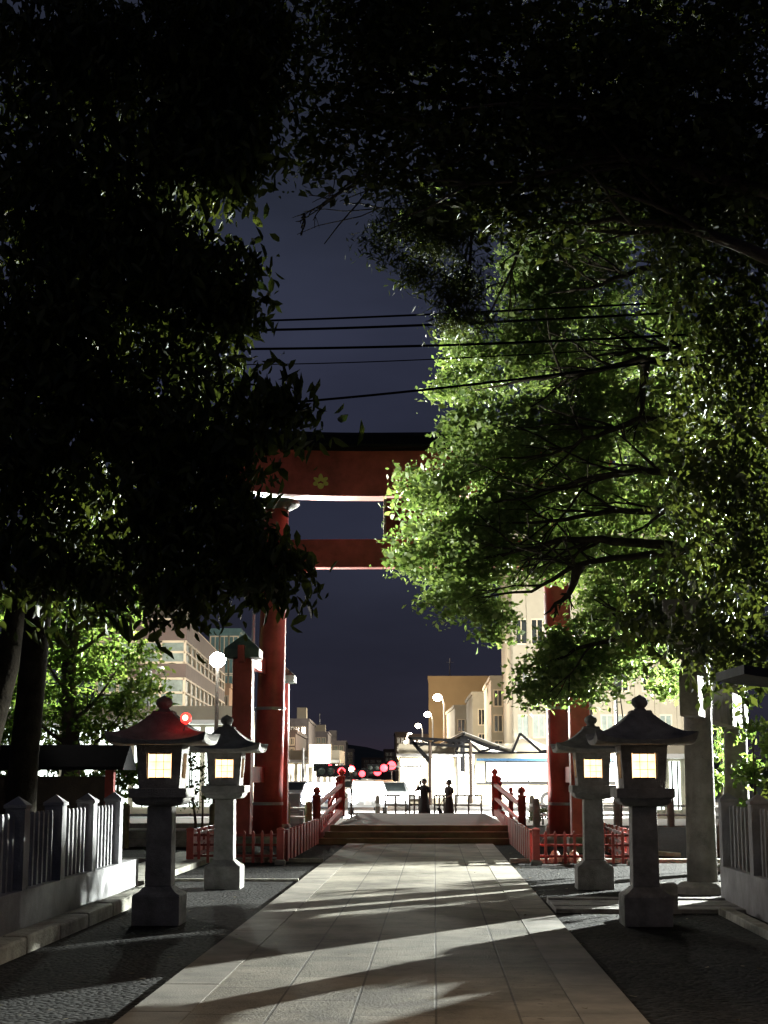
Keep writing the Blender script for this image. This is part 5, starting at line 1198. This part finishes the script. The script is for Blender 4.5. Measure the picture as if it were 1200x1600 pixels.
def person(label, loc, rz, H, robe, arm_up, skirt_w, bag):
    k_ = H / 1.6; t = thing('person', label, 'person', loc, rz)
    V_ = [(0, 0, .88), (0, 0, 1.05), (0, 0, 1.22), (0, 0, 1.33), (0, -.01, 1.40), (0, -.015, 1.50)]          # 0 pelvis..5 head
    r_ = [(.12, .10), (.10, .085), (.125, .085), (.06, .05), (.042, .042), (.085, .10)]
    E_ = [(0, 1), (1, 2), (2, 3), (3, 4), (4, 5)]
    def chain(start, pts_, rs):
        prev = start
        for p_, q_ in zip(pts_, rs): V_.append(p_); r_.append((q_, q_)); E_.append((prev, len(V_) - 1)); prev = len(V_) - 1
        return prev
    for sg in (-1, 1): chain(0, [(sg * .09, 0, .80), (sg * .10, -.01, .48), (sg * .10, .02, .09), (sg * .11, -.10, .03)], [.085, .055, .036, .03])
    hands = []
    for sg in (-1, 1):
        if arm_up and sg == -1: hp = [(sg * .17, 0, 1.28), (sg * .33, -.10, 1.12), (sg * .15, -.17, 1.37)]
        elif arm_up: hp = [(sg * .17, 0, 1.28), (sg * .22, -.02, 1.02), (sg * .23, -.08, .80)]
        else: hp = [(sg * .16, 0, 1.28), (sg * .20, 0, 1.04), (sg * .15, -.18, .96)]
        e_ = chain(2, hp, [.045, .034, .024]); dv = (Vector(hp[2]) - Vector(hp[1])).normalized()
        palm = Vector(hp[2]) + dv * .07; pi_ = chain(e_, [tuple(palm)], [.022]); hands.append(palm)
        side = dv.cross(Vector((0, 1, 0))).normalized()
        for f_ in range(4):
            o1 = palm + side * (.024 - .016 * f_) + dv * .035; o2 = o1 + dv * (.03, .036, .034, .026)[f_] + Vector((0, -.012, 0)); chain(pi_, [tuple(o1), tuple(o2)], [.008, .007])
        chain(pi_, [tuple(palm + side * .035), tuple(palm + side * .045 + dv * .03)], [.009, .008])
    body = skin_body('body', [tuple(c * k_ for c in v) for v in V_], E_, [(a * k_, b * k_) for a, b in r_], M_skin, t, 2)
    # clothing
    def ringed(prof_, nm, m_, cap=True):
        vs = []; fs = []; n_ = 20
        for z, rx, ry, oy in prof_:
            for i in range(n_):
                a = 2 * math.pi * i / n_; w_ = 1 + .05 * math.sin(a * 6) * (1 if z < .7 else 0); vs.append((rx * math.cos(a) * w_ * k_, (oy + ry * math.sin(a) * w_) * k_, z * k_))
        for j in range(len(prof_) - 1):
            for i in range(n_): a = j * n_ + i; b = j * n_ + (i + 1) % n_; fs.append((a, b, b + n_, a + n_))
        fs += [tuple(range(n_ - 1, -1, -1)), tuple((len(prof_) - 1) * n_ + i for i in range(n_))]
        return MB().add(vs, fs).build(nm, m_, t, smooth=True)
    ringed([(.16, skirt_w, skirt_w * .8, 0), (.5, skirt_w * .86, skirt_w * .7, 0), (.85, .165, .13, 0), (1.0, .135, .11, 0), (1.15, .16, .12, 0), (1.28, .185, .11, 0), (1.34, .13, .08, 0), (1.37, .06, .055, 0)], 'dress', robe)
    for sg, hp in ((-1, 0), (1, 1)):
        sh = Vector((sg * .165, 0, 1.29)) * k_
        el = Vector((sg * .27, -.05, 1.18)) * k_ if (arm_up and sg == -1) else Vector((sg * .205, -.01, 1.10)) * k_
        MB().tube([sh, sh.lerp(el, .5), el], [.07 * k_, .066 * k_, .06 * k_], n=12).build('sleeve', robe, t, smooth=True)
    hr = MB(); hr.ball((0, .012 * k_, 1.515 * k_), (.098 * k_, .112 * k_, .118 * k_), 16); hr.ball((0, .09 * k_, 1.53 * k_ if arm_up else 1.46 * k_), (.05 * k_, .05 * k_, .05 * k_), 10)
    hr.build('hair', M_hair, t, smooth=True)
    fc = MB(); fc.ball((0, -.045 * k_, 1.475 * k_), (.07 * k_, .07 * k_, .09 * k_), 14); fc.ball((0, -.118 * k_, 1.47 * k_), (.011 * k_, .018 * k_, .02 * k_), 8)
    for sg in (-1, 1): fc.ball((sg * .088 * k_, .0, 1.475 * k_), (.012 * k_, .02 * k_, .028 * k_), 8)
    fc.build('face', M_skin, t, smooth=True)
    ey = MB()
    for sg in (-1, 1): ey.ball((sg * .028 * k_, -.108 * k_, 1.49 * k_), (.010 * k_, .008 * k_, .006 * k_), 8)
    ey.ball((0, -.112 * k_, 1.435 * k_), (.02 * k_, .007 * k_, .005 * k_), 8); ey.build('eyes_and_mouth', M_hair, t)
    for sg in (-1, 1): MB().ball((sg * .11 * k_, -.06 * k_, .035 * k_), (.042 * k_, .11 * k_, .038 * k_), 10).build('shoe', M_rubber, t, smooth=True)
    return t, hands, k_
pz = -.06
fy = 54.5
a = P(663, 1270, fy)
t, hn, k_ = person('person in a long dark dress holding one hand up to the face', (a.x, fy, pz), R(-18), 1.50, M_cloth, True, .24, False)
o = thing('phone', 'small dark phone held up by the person in the long dress', 'phone', (a.x - .14, fy - .16, pz + 1.36)); MB().box((0, 0, 0), (.07, .01, .14)).build('case', M_rubber, o, bevel=.004); MB().box((0, .0062, 0), (.062, .002, .13)).build('screen', M_win, o)
a = P(702, 1270, fy)
person('person in a narrow dark robe standing sideways at the end of the bridge', (a.x, fy, pz), R(-55), 1.46, M_cloth2, False, .24, True)
t = thing('shoulder_bag', 'dark slanted bag hanging low beside the sideways person', 'bag', (a.x - .27, fy - .05, pz))
MB().prism([(-.16, .50), (-.06, .52), (.18, .12), (.10, .06), (.0, .10)], 'y', -.05, .05).build('pouch', M_cloth, t, bevel=.02); MB().tube([(-.1, 0, .5), (.05, 0, .75), (.12, 0, .95)], .01).build('strap', M_cloth, t)
